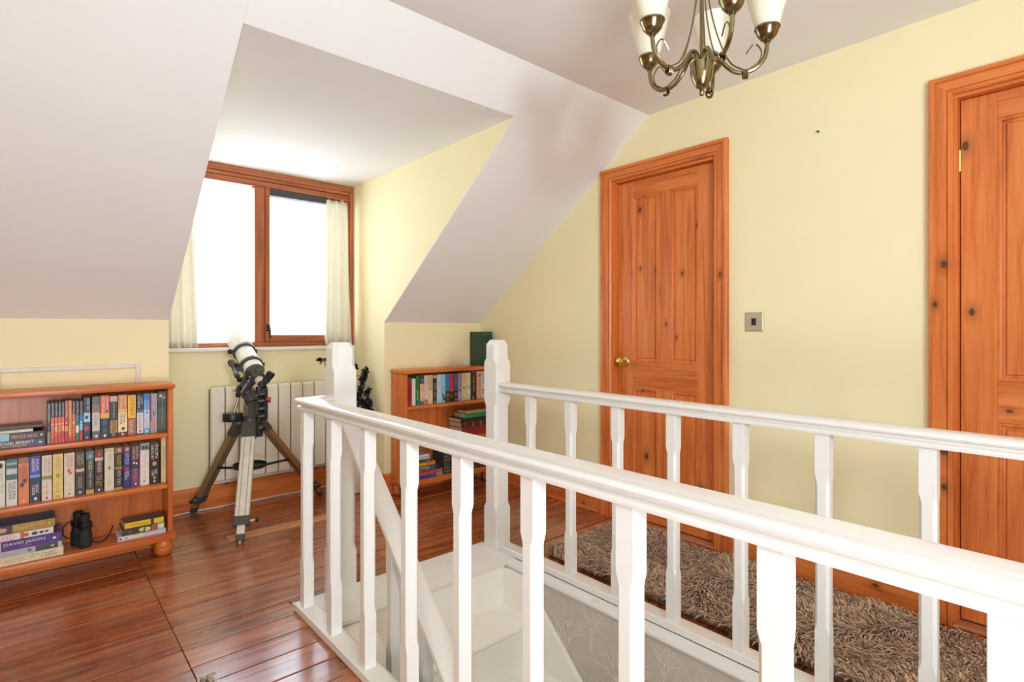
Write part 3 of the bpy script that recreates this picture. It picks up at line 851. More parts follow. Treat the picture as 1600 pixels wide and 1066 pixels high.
upright_book(0.3175, 0.3545, z, 0.196, (216, 138, 70), 'thick sunset orange paperback with a dark tree on its cream foot', U, [(.10, .56, (240, 216, 164)), (0, .10, (96, 40, 30)), (.56, .66, (236, 180, 90))], [('JAMES', .72, .96, (244, 220, 180), (.55, .85)), ('PATTERSON', .68, .97, (244, 220, 180), (.2, .48)), ('~5', .32, .52, (50, 34, 24), (.52, .78)), ('~6', .28, .54, (50, 34, 24), (.22, .46))], [(.55, .18, .006, (70, 40, 26)), (.5, .045, .005, (236, 190, 90))])
upright_book(0.3560, 0.3885, z, 0.194, (196, 50, 34), 'red paperback with a tall yellow panel on its spine', U, [(.42, .98, (238, 190, 50)), (0.02, .40, (172, 110, 84))], [('~15', .48, .94, (190, 90, 30), (.3, .7)), ('~7', .06, .36, WHT, (.2, .62))])
upright_book(0.3915, 0.4190, z, 0.193, (40, 48, 66), 'paperback with navy top and white lower half on its spine', U, [(.02, .54, (220, 212, 210)), (.54, .62, (70, 104, 150))], [('JAMES', .74, .92, WHT, (.55, .85)), ('PATTERSON', .66, .95, WHT, (.15, .45)), ('~7', .16, .48, (176, 130, 170), (.3, .7))], [(.5, .08, .005, (150, 140, 140))])
upright_book(0.4200, 0.4445, z, 0.194, (120, 168, 214), 'sky blue paperback with a white cloudy spine', U, [(.14, .60, (208, 214, 226)), (.84, 1, (62, 128, 200))], [('JAMES PATTERSON', .5, .84, (66, 110, 190), (.3, .7)), ('~8', .16, .42, (190, 150, 180), (.3, .7))], [(.5, .52, .004, (60, 110, 200)), (.5, .06, .004, WHT)])
upright_book(0.4465, 0.4760, z, 0.193, (172, 160, 164), 'pale grey paperback with a magenta strip down its left side', U, [(.1, .3, (190, 150, 146)), (.3, .97, (160, 40, 90), 0, .16)], [('~12', .55, .95, (196, 186, 190), (.35, .7))], [(.5, .52, .003, BLK), (.5, .46, .003, BLK), (.55, .07, .004, (226, 90, 60))])
upright_book(0.4775, 0.5125, z, 0.199, (66, 72, 68), 'thick charcoal green paperback against the right side of the shelf', U, [(.78, .97, (96, 92, 86)), (.1, .6, (86, 92, 92))], [('JAMES PATTERSON', .45, .8, (170, 170, 160), (.45, .65)), ('~5', .2, .4, (190, 180, 70), (.45, .65))], [(.35, .9, .006, (200, 196, 184)), (.7, .86, .005, (180, 176, 164))])
US = 'books lying on the upper shelf of the left bookcase'
lying_book(-0.190, 0.055, z, 0.031, (34, 36, 56), 'navy book with white lettering, lowest of the pile on the upper left shelf', US, [(.62, .98, (60, 52, 92)), (.0, .05, (120, 150, 180))], [('MICHAEL BENNETT', .36, .84, WHT, (.52, .92)), ('PATTERSON', .42, .74, (226, 176, 60), (.12, .46))], [(.5, .93, .004, WHT)])
lying_book(-0.200, 0.054, z + 0.031, 0.033, (32, 28, 28), 'black book with orange title lying on the navy one', US, [(.0, .54, (150, 190, 206)), (.555, .72, (200, 90, 40))][:1], [('PRIVATE INDIA', .57, .90, (238, 150, 90), (.25, .70))], [(.5, .95, .004, CRM)])
lying_book(-0.200, 0.014, z + 0.064, 0.011, (226, 218, 204), 'thin white booklet on top of the pile on the upper left shelf', US, [(.5, .8, (206, 190, 160))], y=3.175)
lying_book(-0.180, 0.046, z + 0.075, 0.012, (64, 44, 36), 'thin dark brown book at the very top of the upper shelf pile', US, y=3.215, d=0.10)

Mg = 'paperbacks on the middle shelf of the left bookcase'
z = SH[1]
mid = [
 (-0.148, -0.1115, .198, (196, 60, 60), 'red paperback at the far left of the middle shelf', [], [], []),
 (-0.1105, -0.0755, .198, (226, 222, 206), 'white paperback with a brown ring at the top of its spine', [(.02, .8, (222, 220, 202))], [('PHILIPPA GREGORY', .3, .74, (190, 186, 170))], [(.55, .9, .010, (140, 96, 60)), (.5, .9, .006, (206, 190, 170))]),
 (-0.0730, -0.0372, .200, (222, 220, 208), 'paperback with a teal sea picture above white lettered foot', [(.56, 1, (54, 96, 98)), (.68, .8, (196, 206, 200)), (.88, .93, (150, 176, 172))], [('PHILIPPA', .14, .52, (60, 80, 90), (.55, .85)), ('GREGORY', .14, .52, (60, 80, 90), (.2, .5))], []),
 (-0.0345, 0.0010, .201, (222, 134, 82), 'orange brown paperback with a dark bird shape on its spine', [(.88, 1, (150, 96, 60)), (.5, .8, (204, 112, 76))], [('PHILIPPA GREGORY', .56, .86, (170, 90, 56), (.3, .75))], [(.35, .42, .008, (96, 60, 50)), (.6, .5, .007, (70, 50, 44)), (.5, .06, .004, (240, 200, 120))]),
 (0.0030, 0.0385, .201, (40, 40, 62), 'paperback with royal blue top and navy foot on its spine', [(.58, 1, (50, 66, 170)), (.54, .6, (120, 160, 210))], [('PHILIPPA', .68, .94, WHT, (.55, .85)), ('GREGORY', .66, .96, WHT, (.18, .48)), ('THE LAST', .2, .4, WHT, (.55, .82)), ('TUDOR', .16, .38, WHT, (.2, .48))], [(.55, .08, .005, WHT)]),
 (0.0425, 0.0775, .200, (226, 208, 190), 'pinkish white paperback with a small landscape mid spine', [(.46, .55, (150, 136, 84)), (.44, .47, (180, 206, 206))], [('PHILIPPA', .6, .95, (170, 150, 110), (.58, .86)), ('GREGORY', .6, .95, (170, 150, 110), (.2, .48)), ('~12', .12, .4, (206, 170, 160), (.35, .65))], [(.5, .06, .004, (90, 80, 80))]),
 (0.0800, 0.1160, .200, (228, 200, 112), 'yellow paperback with a green sprig on its spine', [(.58, 1, (232, 196, 120))], [('PHILIPPA GREGORY', .6, .95, (206, 160, 80), (.3, .7)), ('~12', .14, .42, (180, 160, 70), (.35, .65)), ('~6', .03, .08, (96, 80, 40), (.3, .7))], [(.5, .52, .008, (150, 160, 50))]),
 (0.1190, 0.1570, .199, (222, 206, 184), 'pale pink paperback with pink lettering and a red flower', [], [('PHILIPPA', .66, .95, (214, 120, 130), (.55, .85)), ('GREGORY', .66, .95, (214, 120, 130), (.2, .5))], [(.45, .6, .006, (190, 90, 70)), (.6, .54, .005, (190, 90, 70)), (.5, .07, .004, (80, 150, 120))]),
 (0.1582, 0.1935, .199, (62, 46, 40), 'dark brown paperback with a row of small golden lights', [(.53, .62, (170, 110, 60))], [('PHILIPPA', .70, .94, (206, 176, 120), (.55, .85)), ('GREGORY', .70, .94, (206, 176, 120), (.2, .5)), ('~8', .16, .42, (190, 180, 170), (.3, .7))], [(.25, .575, .004, WHT), (.5, .57, .004, (250, 226, 160)), (.75, .58, .004, WHT), (.5, .07, .004, WHT)]),
 (0.1965, 0.2275, .196, (56, 50, 46), 'dark paperback with a teal topped portrait and gold foot', [(.80, 1, (56, 130, 146)), (0, .1, (196, 156, 84))], [('PHILIPPA GREGORY', .56, .78, CRM, (.3, .8)), ('~19', .14, .54, CRM, (.38, .68))], [(.55, .88, .007, (206, 150, 120))]),
 (0.2290, 0.2615, .198, (60, 32, 34), 'brown red paperback with gold title and woman in white cap', [(.74, 1, (120, 60, 56)), (.74, .82, (212, 176, 160))], [('PHILIPPA GREGORY', .46, .72, CRM, (.3, .8)), ('~10', .14, .42, (206, 160, 70), (.55, .85)), ('~4', .16, .38, (206, 160, 70), (.2, .5))], [(.55, .9, .007, (190, 80, 80)), (.5, .06, .004, WHT)]),
 (0.2660, 0.3025, .200, (220, 212, 188), 'cream paperback with a tiny figure in the middle of its spine', [(.92, .98, (200, 196, 130))], [('PHILIPPA GREGORY', .56, .88, (200, 190, 160), (.3, .7)), ('~12', .14, .42, (206, 198, 170), (.35, .65))], [(.5, .53, .006, (150, 110, 80))]),
 (0.3040, 0.3355, .199, (50, 40, 30), 'black paperback with a portrait on top and gold foot', [(.86, 1, (150, 100, 76)), (.48, .54, (170, 126, 60)), (0, .05, (190, 150, 60))], [('PHILIPPA GREGORY', .57, .82, (206, 166, 90), (.3, .8)), ('~11', .1, .46, CRM, (.35, .75))], [(.6, .93, .007, (222, 160, 120))]),
 (0.3375, 0.3665, .199, (46, 52, 120), 'navy blue paperback with a red rose on its spine', [(.84, 1, (90, 70, 100))], [('PHILIPPA GREGORY', .56, .84, (190, 190, 216), (.3, .8)), ('~7', .26, .4, WHT, (.55, .85)), ('QUEEN', .2, .4, WHT, (.2, .5))], [(.55, .93, .007, (226, 150, 130)), (.5, .46, .007, (206, 50, 60))]),
 (0.3678, 0.4035, .200, (78, 40, 58), 'maroon purple paperback with pale lettering', [(0, .42, (110, 56, 92))], [('PHILIPPA', .66, .96, (220, 190, 170), (.55, .85)), ('GREGORY', .64, .96, (220, 190, 170), (.18, .48)), ('~9', .12, .44, (190, 150, 176), (.3, .7))], [(.35, .58, .004, WHT), (.65, .56, .004, WHT), (.55, .07, .004, WHT)]),
 (0.4045, 0.4425, .203, (226, 216, 202), 'white paperback with a black and white photo at the top', [(.84, .98, (130, 134, 134))], [('~21', .2, .76, (200, 190, 176), (.4, .6))], [(.35, .9, .005, (40, 44, 46)), (.7, .9, .006, (60, 64, 66)), (.45, .1, .003, (70, 40, 40))]),
 (0.4435, 0.4845, .198, (36, 32, 28), 'thick black paperback with cream lettering and a pink portrait', [(.95, 1, (60, 56, 50))], [('PHILIPPA', .62, .96, CRM, (.55, .88)), ('GREGORY', .6, .96, CRM, (.15, .46)), ("THE KING'S", .24, .36, WHT, (.52, .8)), ('CURSE', .2, .34, WHT, (.2, .46))], [(.5, .5, .009, (206, 140, 110)), (.5, .15, .006, (196, 156, 70)), (.5, .06, .004, WHT)]),
 (0.4915, 0.5125, .226, (206, 178, 128), 'tall tan book with cream spine at the right end of the middle shelf', [(.0, 1, (216, 192, 146))], [('~15', .3, .8, (186, 150, 100), (.35, .65))], []),
]
for a, b, hh, c, lab, bands, texts, pics in mid:
    upright_book(a, b, z, hh, c, lab, Mg, bands, texts, pics)
L = 'books lying on the bottom shelf of the left bookcase'
z = SH[2] + 0.0002
lying_book(-0.205, 0.116, z, 0.037, (222, 212, 180), 'thick cream book with gold lettering, lowest of the left bottom pile', L, [], [('HEPBURN', .36, .78, (206, 182, 120), (.25, .8)), ('BARRY', .80, .91, (130, 116, 90), (.52, .74)), ('PARIS', .80, .93, (130, 116, 90), (.22, .44))], y=3.155, d=0.148, hard=True)
lying_book(-0.205, 0.110, z + 0.037, 0.025, (196, 192, 196), 'silver and dark book under the purple one', L, [(.72, .96, (66, 58, 62)), (.3, .72, (180, 176, 190)), (.0, .3, (150, 160, 164))], [], [(.5, .66, .006, (60, 130, 100)), (.5, .9, .005, (190, 180, 176))], y=3.155, d=0.148, hard=True)
lying_book(-0.205, 0.110, z + 0.062, 0.041, (78, 44, 126), 'purple book with white capital lettering on its spine', L, [(.0, .36, (196, 112, 84)), (.34, .37, (210, 190, 200))], [('DAVID JASON', .40, .82, WHT, (.42, .80)), ('My Life', .57, .68, (206, 110, 110), (.16, .34))], [(.5, .92, .005, WHT)], y=3.155, d=0.148, hard=True)
lying_book(-0.205, 0.082, z + 0.103, 0.028, (230, 218, 212), 'white book with pink round lettering under the gold one', L, [(.62, .66, (206, 100, 60))], [('ROD', .36, .56, (224, 130, 130), (.15, .85))], [(.5, .68, .008, (196, 90, 60)), (.5, .78, .008, (80, 80, 96)), (.5, .86, .006, (70, 70, 84)), (.5, .92, .005, (70, 70, 84))], y=3.158, d=0.146, hard=True)
lying_book(-0.205, 0.088, z + 0.131, 0.036, (40, 92, 122), 'gold and teal cookery book on top of the left bottom pile', L, [(.52, .995, (176, 136, 56)), (0, .40, (40, 108, 140)), (.40, .52, (56, 36, 30))], [('Food', .55, .68, (220, 190, 110), (.3, .8)), ('~11', .69, .88, (224, 200, 140), (.45, .7))], [(.5, .42, .010, (214, 150, 120)), (.5, .93, .004, (220, 190, 120))], y=3.165, d=0.135, hard=True)
lying_book(0.315, 0.508, z, 0.021, (214, 204, 206), 'lilac white book, lowest of the three at the right of the bottom shelf', L, [(.3, .52, (216, 206, 176)), (.52, 1, (196, 186, 204))], [], [(.5, .05, .004, BLK), (.5, .17, .005, (150, 150, 190))], y=3.165, d=0.13)
lying_book(0.330, 0.505, z + 0.021, 0.031, (56, 52, 52), 'dark book with flower pictures on its spine', L, [(.68, .8, (170, 90, 76)), (.82, .98, (190, 200, 170))], [], [(.5, .46, .010, (206, 196, 130)), (.45, .58, .011, (214, 206, 140)), (.5, .9, .008, (220, 224, 200)), (.5, .2, .008, (120, 60, 80))], y=3.168, d=0.12)
lying_book(0.338, 0.502, z + 0.052, 0.027, (70, 62, 58), 'book with yellow spine labels, top of the bottom right pile', L, [(.02, .66, (228, 190, 44)), (.74, .99, (228, 190, 44))], [('~14', .1, .6, (190, 150, 40), (.3, .7))], y=3.172, d=0.105)

R3 = 'books standing on the upper shelf of the corner bookcase'
z = SH[0]
rt = [
 (1.8890, 1.9175, .178, (150, 34, 46), 'dark red book, leftmost on the corner bookcase', [(0, 1, (160, 40, 50))], [('~9', .15, .85, (120, 24, 34), (.3, .7))], []),
 (1.9185, 1.9465, .180, (222, 214, 194), 'plain cream book right of the dark red one', [], [], []),
 (1.9480, 1.9775, .196, (34, 104, 56), 'green book with a dark teal edge', [(0, 1, (38, 110, 60))], [('~7', .15, .5, WHT, (.3, .6))], [(.8, .05, .003, WHT)]),
 (1.9800, 2.0125, .198, (44, 54, 60), 'book with dark top and pink sunset spine', [(.1, .72, (226, 160, 136)), (.28, .44, (236, 180, 120)), (0, .12, (56, 120, 140))], [('~4', .76, .9, (170, 200, 210), (.25, .8))], []),
 (2.0145, 2.0455, .196, (222, 196, 190), 'pale pink book with red splashes at its foot', [(0, .14, (206, 120, 112))], [('~14', .35, .9, (170, 140, 150), (.35, .65))], [(.4, .15, .006, (190, 40, 50)), (.65, .1, .005, (190, 40, 50))]),
 (2.0475, 2.0830, .196, (220, 196, 158), 'cream and tan book with a small black mark', [(.52, 1, (214, 176, 124))], [('~12', .56, .95, (190, 150, 100), (.3, .7))], [(.5, .50, .005, BLK), (.6, .08, .004, BLU)]),
 (2.0860, 2.1130, .197, (58, 38, 34), 'dark brown book with a pale figure at the top', [(.88, .98, (206, 160, 150))], [('~12', .2, .7, (190, 180, 170), (.3, .7))], [(.5, .06, .004, WHT)]),
 (2.1170, 2.1515, .197, (178, 202, 216), 'pale blue book right of the dark brown one', [], [('~6', .3, .66, (206, 180, 190), (.3, .7))], [(.5, .66, .004, (60, 70, 90)), (.5, .06, .003, (60, 70, 90))]),
 (2.1530, 2.1870, .197, (130, 190, 206), 'light teal book with black vine pattern at its foot', [(.55, 1, (140, 198, 212))], [], [(.5, .22, .008, (24, 40, 50)), (.3, .3, .005, (24, 40, 50)), (.7, .12, .009, (20, 36, 40))]),
 (2.1885, 2.2235, .197, (44, 124, 190), 'bright blue book with dark patterned foot', [(0, .4, (28, 40, 50))], [], [(.5, .25, .011, (150, 110, 50)), (.5, .1, .008, (70, 110, 60))]),
 (2.2250, 2.2555, .197, (206, 56, 44), 'bright orange red book with dark patterned foot', [(0, .36, (36, 28, 34))], [], [(.5, .2, .009, (120, 90, 56)), (.5, .32, .006, (60, 40, 50))]),
 (2.2570, 2.2925, .197, (92, 72, 146), 'violet book with dark patterned foot', [(0, .4, (32, 34, 52))], [('~8', .55, .95, (150, 140, 200), (.3, .7))], [(.5, .25, .011, (160, 110, 50)), (.55, .06, .005, WHT)]),
 (2.2940, 2.3275, .197, (164, 158, 194), 'lilac book right of the violet one', [(0, .3, (176, 170, 206))], [('~7', .5, .95, (120, 110, 160), (.3, .7))], [(.4, .4, .006, (200, 50, 60)), (.6, .38, .004, BLK), (.5, .05, .003, NAVY)]),
 (2.2290 + .1, 2.3655, .196, (226, 206, 164), 'cream book with an orange and black beetle shape', [], [('~5', .6, .95, (190, 150, 100), (.3, .7))], [(.5, .46, .007, (196, 110, 30)), (.5, .42, .005, (80, 40, 20)), (.5, .06, .003, BLK)]),
 (2.3670, 2.4065, .196, (224, 212, 176), 'yellowish cream book left of the black one', [(.4, .56, (196, 186, 170))], [('~10', .6, .95, (190, 176, 120), (.3, .7))], [(.3, .2, .005, (150, 140, 50)), (.6, .08, .004, (150, 120, 50))]),
 (2.4085, 2.4610, .193, (40, 30, 28), 'thick black book with gold lettering', [], [('~16', .3, .9, (190, 150, 80), (.35, .7))], [(.4, .06, .005, WHT)]),
 (2.4625, 2.5070, .203, (214, 158, 132), 'pink book with red handwritten lettering', [], [('Jeffrey Archer', .22, .68, (180, 46, 36), (.3, .75))], [(.6, .85, .009, (110, 84, 76))]),
 (2.5085, 2.5440, .200, (196, 196, 198), 'pale grey book beside the newel post', [], [('~6', .5, .95, (120, 120, 130), (.3, .7))], [(.4, .3, .006, (40, 44, 56)), (.4, .2, .005, (40, 44, 56))]),
]
for a, b, hh, c, lab, bands, texts, pics in rt:
    upright_book(a, b, z, hh, c, lab, R3, bands, texts, pics)
P2 = 'books lying on the middle shelf of the corner bookcase'
z = SH[1] + 0.0002
for zz, t, x0, x1, c, lab, bands, yy, dd in [
    (0.0, 0.034, 2.300, 2.560, (150, 32, 36), 'red hardback at the bottom of the middle pile in the corner bookcase', [], 3.150, 0.154),
    (0.034, 0.030, 2.300, 2.560, (136, 30, 34), 'second red hardback in the middle pile of the corner bookcase', [], 3.150, 0.154),
    (0.064, 0.036, 2.295, 2.560, (76, 28, 26), 'maroon hardback with gold bands in the middle pile', [(.12, .14, GOLD), (.36, .375, GOLD), (.40, .415, GOLD), (.62, .635, GOLD), (.66, .675, GOLD)], 3.148, 0.156),
    (0.100, 0.026, 2.288, 2.560, (30, 28, 40), 'black flat book under the green one', [], 3.146, 0.158),
    (0.126, 0.032, 2.335, 2.565, (36, 142, 84), 'bright green book lying near the top of the middle pile', [], 3.155, 0.14),
    (0.158, 0.020, 2.345, 2.525, (184, 142, 92), 'small tan book on top of the green one', [], 3.158, 0.12)]:
    lying_book(x0, x1, z + zz, t, c, lab, P2, bands, y=yy, d=dd, hard=True)
P3 = 'books on the bottom shelf of the corner bookcase'
z = SH[2] + 0.0002
for zz, t, x0, x1, c, lab, bands, texts in [
    (0.0, 0.023, 1.900, 2.142, (48, 74, 150), 'blue book, lowest of the bottom pile in the corner bookcase', [(.8, 1, (170, 140, 90))], []),
    (0.023, 0.024, 1.900, 2.142, (206, 66, 70), 'coral red book lying on the blue one', [(.82, 1, (150, 116, 70))], []),
    (0.047, 0.038, 1.895, 2.118, (44, 46, 52), 'dark gardening book with white lettering on its spine', [(.66, .84, (60, 92, 110))], [('GARDENING', .24, .64, WHT, (.52, .88)), ('through the YEAR', .24, .64, WHT, (.12, .42))]),
    (0.085, 0.022, 1.900, 2.085, (222, 152, 40), 'orange yellow book lying on the gardening book', [(.6, 1, (226, 110, 60))], []),
    (0.107, 0.024, 1.900, 2.055, (66, 84, 56), 'dark green book lying above the orange yellow one', [(.7, .9, (96, 116, 76))], []),
    (0.131, 0.009, 1.900, 2.040, (206, 204, 202), 'thin white booklet lying on the dark green book', [], []),
    (0.1405, 0.009, 1.895, 2.034, (186, 186, 190), 'thin grey booklet above the thin white one', [], []),
    (0.150, 0.011, 1.900, 2.036, (216, 214, 210), 'pale magazine on top of the bottom pile in the corner bookcase', [], [])]:
    lying_book(x0, x1, z + zz, t, c, lab, P3, bands, texts, y=3.16, d=0.145, hard=True)
gb = [(f, f + .02, (170, 140, 80)) for f in (.08, .2, .5, .62, .9)]
upright_book(2.156, 2.212, z, 0.190, (70, 68, 66), 'tall grey brown volume with gold bands beside the gardening pile', P3, gb, y=3.165, d=0.14, hard=True)
for i, (a, b, c, lab) in enumerate([(2.214, 2.262, (40, 42, 54), 'navy volume with gold bands, right of the grey brown volume'), (2.264, 2.318, (44, 40, 44), 'black volume with gold bands in the bottom row of the corner bookcase'),
                          (2.320, 2.378, (34, 38, 56), 'second navy volume with gold bands in the bottom row'), (2.380, 2.458, (40, 40, 58), 'thick blue black volume with gold dots behind the newel post'),
                          (2.460, 2.530, (66, 44, 36), 'brown volume with gold bands, rightmost of the bottom row')]):
    upright_book(a, b, z, 0.172 + 0.004 * (i % 3), c, lab, P3, gb, [], [(.3, .4, .004, GOLD), (.7, .4, .004, GOLD), (.3, .75, .004, GOLD), (.7, .75, .004, GOLD)], y=3.165, d=0.14, hard=True)
# big green volumes standing on top of the corner bookcase
for i, (a, b, lab) in enumerate([(2.500, 2.545, 'tall dark green book with gold marks standing on top of the bookcase, nearer the dormer'), (2.546, 2.590, 'tall dark green book with gold marks standing on the bookcase, nearest the door wall')]):
    upright_book(a, b, 0.8472, 0.250, (36, 66, 50), lab, 'green books on top of the corner bookcase', [(.93, .95, (110, 120, 90)), (.65, .66, (110, 120, 90)), (.3, .31, (110, 120, 90))], y=3.165, d=0.155, hard=True)
# ------------------------------------------------------------------ binoculars on the bottom shelf
bi = thing('binoculars', 'black binoculars standing upright on the bottom shelf with their strap', 'binoculars', (0.183, 3.225, SH[2] + 0.0005), -1.22)
for s in (-1, 1):
    x = s * 0.031
    b = G().lathe([(0.0, 0), (0.024, 0.0), (0.026, 0.003), (0.026, 0.012), (0.0285, 0.015), (0.0275, 0.055), (0.024, 0.072), (0.023, 0.090)], (x, 0, 0), n=20).obj('barrel', 'rubber', bi, True)
    G().box(x - 0.026, x + 0.026, -0.022, 0.022, 0.085, 0.118, bev=0.008, seg=2).obj('prism_housing', 'black', bi, True)
    e = G().lathe([(0.017, 0.116), (0.017, 0.128), (0.020, 0.130), (0.020, 0.150), (0.018, 0.152), (0.0, 0.150)], (x * 0.95, 0, 0), n=18).obj('eyepiece', 'rubber', bi, True)
G().lathe([(0.010, 0.03), (0.010, 0.11), (0.013, 0.112), (0.013, 0.128), (0.0, 0.13)], (0, 0, 0), n=14).obj('hinge', 'black', bi, True)
def arc_strap(pts, name, root, mat='rubber'):
    g = G()
    P = [Vector(p) for p in pts]
    # smooth with Catmull-Rom
    Q = []
    for i in range(len(P) - 1):
        a, b, c, d = P[max(i - 1, 0)], P[i], P[i + 1], P[min(i + 2, len(P) - 1)]
        for k in range(5):
            t = k / 5
            Q.append(0.5 * ((2 * b) + (c - a) * t + (2 * a - 5 * b + 4 * c - d) * t * t + (3 * b - a - 3 * c + d) * t ** 3))
    Q.append(P[-1])
    return Q
bz = Matrix.Rotation(1.22, 3, 'Z')
def strap(pts):
    G().tube([bz @ v for v in arc_strap(pts, 's', bi)], 0.003, 6).obj('strap', 'rubber', bi, True)
strap([(-0.018, 0.0, 0.115), (-0.045, -0.012, 0.122), (-0.066, -0.012, 0.10), (-0.062, -0.012, 0.06), (-0.030, -0.020, 0.048), (-0.004, -0.050, 0.080), (0.028, -0.058, 0.092)])
strap([(0.034, -0.02, 0.020), (0.060, -0.012, 0.004), (0.090, 0.0, 0.008), (0.112, 0.02, 0.034), (0.122, 0.03, 0.058)])

# ------------------------------------------------------------------ telescope on its equatorial mount and tripod
O = Vector((0.985, 3.475, 0))
tel = thing('telescope', 'white refractor telescope on an equatorial mount and metal tripod by the window', 'telescope', O)
def W(p): return tuple(Vector(p) - O)
hub = Vector((0.985, 3.475, 0.56))
legs = [(Vector((0.742, 3.770, 0.0)), Vector((0.935, 3.545, 0.535)), 'bronze', 'bronze'),
        (Vector((0.820, 3.067, 0.0)), Vector((0.968, 3.425, 0.535)), 'alu', 'alu'),
        (Vector((1.470, 3.590, 0.0)), Vector((1.045, 3.470, 0.560)), 'bronze', 'bronze')]
G().lathe([(0.0, 0.49), (0.048, 0.49), (0.055, 0.50), (0.055, 0.54), (0.045, 0.575), (0.038, 0.60), (0.0, 0.605)], W((hub.x, hub.y, 0)), n=20).obj('tripod_hub', 'mount', tel, True)
for ft, tp, m, m2 in legs:
    d = (ft - tp)
    out = Vector((d.x, d.y, 0)).normalized()
    cl = tp + d * 0.79
    leg = G().beam(W(tp), W(cl), 0.072, 0.034, up=out, bev=0.005).obj('tripod_leg', m, tel)
    sd = d.normalized().cross(out).normalized()
    if (sd.x < 0) != (ft.x < 0.8): sd = -sd
    nrm = sd.cross(d.normalized()).normalized()
    if nrm.dot(Vector((-0.3, -1, 0.2))) < 0: nrm = -nrm
    for s in (-0.016, 0.016):
        G().beam(W(tp + sd * s + nrm * 0.0172 + d * 0.03), W(cl + sd * s + nrm * 0.0172), 0.0022, 0.0012, up=out).obj('leg_groove', 'dark_gap', leg)
    G().beam(W(tp - d * 0.05), W(tp + d * 0.09), 0.080, 0.042, up=out, bev=0.006).obj('leg_bracket', 'mount', leg)
    G().beam(W(cl - d * 0.005), W(cl + d * 0.065), 0.080, 0.044, up=out, bev=0.004).obj('leg_clamp', 'mount', leg)
    c2 = cl + d * 0.03
    G().tube([W(c2 + sd * 0.036), W(c2 + sd * 0.066)], 0.005, 8).obj('clamp_screw', 'steel', leg)
    G().lathe([(0.0, 0), (0.011, 0.002), (0.012, 0.012), (0.008, 0.018), (0.0, 0.018)], W(c2 + sd * 0.064), sd, 10).obj('clamp_knob', 'black', leg, True)
    G().beam(W(cl + d * 0.05), W(tp + d * 0.945), 0.040, 0.022, up=out, bev=0.003).obj('lower_leg', m2, leg)
    G().beam(W(tp + d * 0.925), W(tp + d * 0.975), 0.042, 0.026, up=out, bev=0.004).obj('leg_foot', 'mount', leg)
    G().tube([W(tp + d * 0.97), W(ft)], [0.008, 0.004], 8).obj('foot_spike', 'steel', leg)
    bp = tp + d * 0.47
    G().beam(W((hub.x, hub.y + 0.0, 0.292)), W(bp), 0.018, 0.012, bev=0.002).obj('spreader_arm', 'black', tel)
G().lathe([(0.0, 0.296), (0.086, 0.296), (0.092, 0.300), (0.092, 0.318), (0.088, 0.318), (0.086, 0.303), (0.0, 0.302)], W((hub.x, hub.y, 0)), n=28).obj('accessory_tray', 'black', tel, True)
# mount head: wedge, polar axis, declination axis
g = G(); g.prism([(-0.045, 0.59), (0.05, 0.59), (0.045, 0.66), (0.02, 0.735), (-0.035, 0.755), (-0.05, 0.70)], -0.022, 0.022, 'x'); g.obj('mount_wedge', 'mount', tel)
pa0, pa1 = Vector((0.982, 3.43, 0.685)), Vector((0.972, 3.53, 0.795))
pol = (pa1 - pa0).normalized()
G().lathe([(0.0, 0), (0.030, 0.0), (0.034, 0.006), (0.034, 0.05), (0.041, 0.056), (0.041, 0.075), (0.036, 0.08), (0.034, 0.14), (0.0, 0.145)], W(pa0), pol, 20).obj('polar_axis', 'mount', tel, True)
dec0, dec1 = Vector((0.930, 3.478, 0.735)), Vector((1.000, 3.475, 0.845))
G().lathe([(0.0, 0), (0.028, 0.0), (0.032, 0.02), (0.032, 0.07), (0.040, 0.075), (0.040, 0.10), (0.034, 0.105), (0.034, 0.125), (0.0, 0.125)], W(dec0), dec1 - dec0, 20).obj('declination_axis', 'mount', tel, True)
cw = Vector((0.893, 3.480, 0.603))
G().tube([W(dec0), W(cw - (dec0 - cw).normalized() * 0.035)], 0.009, 10).obj('counterweight_shaft', 'bronze', tel, True)
G().lathe([(0.012, -0.024), (0.050, -0.024), (0.054, -0.018), (0.054, 0.018), (0.050, 0.024), (0.012, 0.024)], W(cw), (dec0 - cw) * 0.4 + Vector((0, 0, 0.35)), 26).obj('counterweight', 'black', tel, True)
G().lathe([(0.0, 0), (0.015, 0.0), (0.017, 0.004), (0.017, 0.006), (0.0, 0.007)], W((0.960, 3.450, 0.69)), (-1, -0.5, 0), 14).obj('altitude_bolt', 'steel', tel, True)
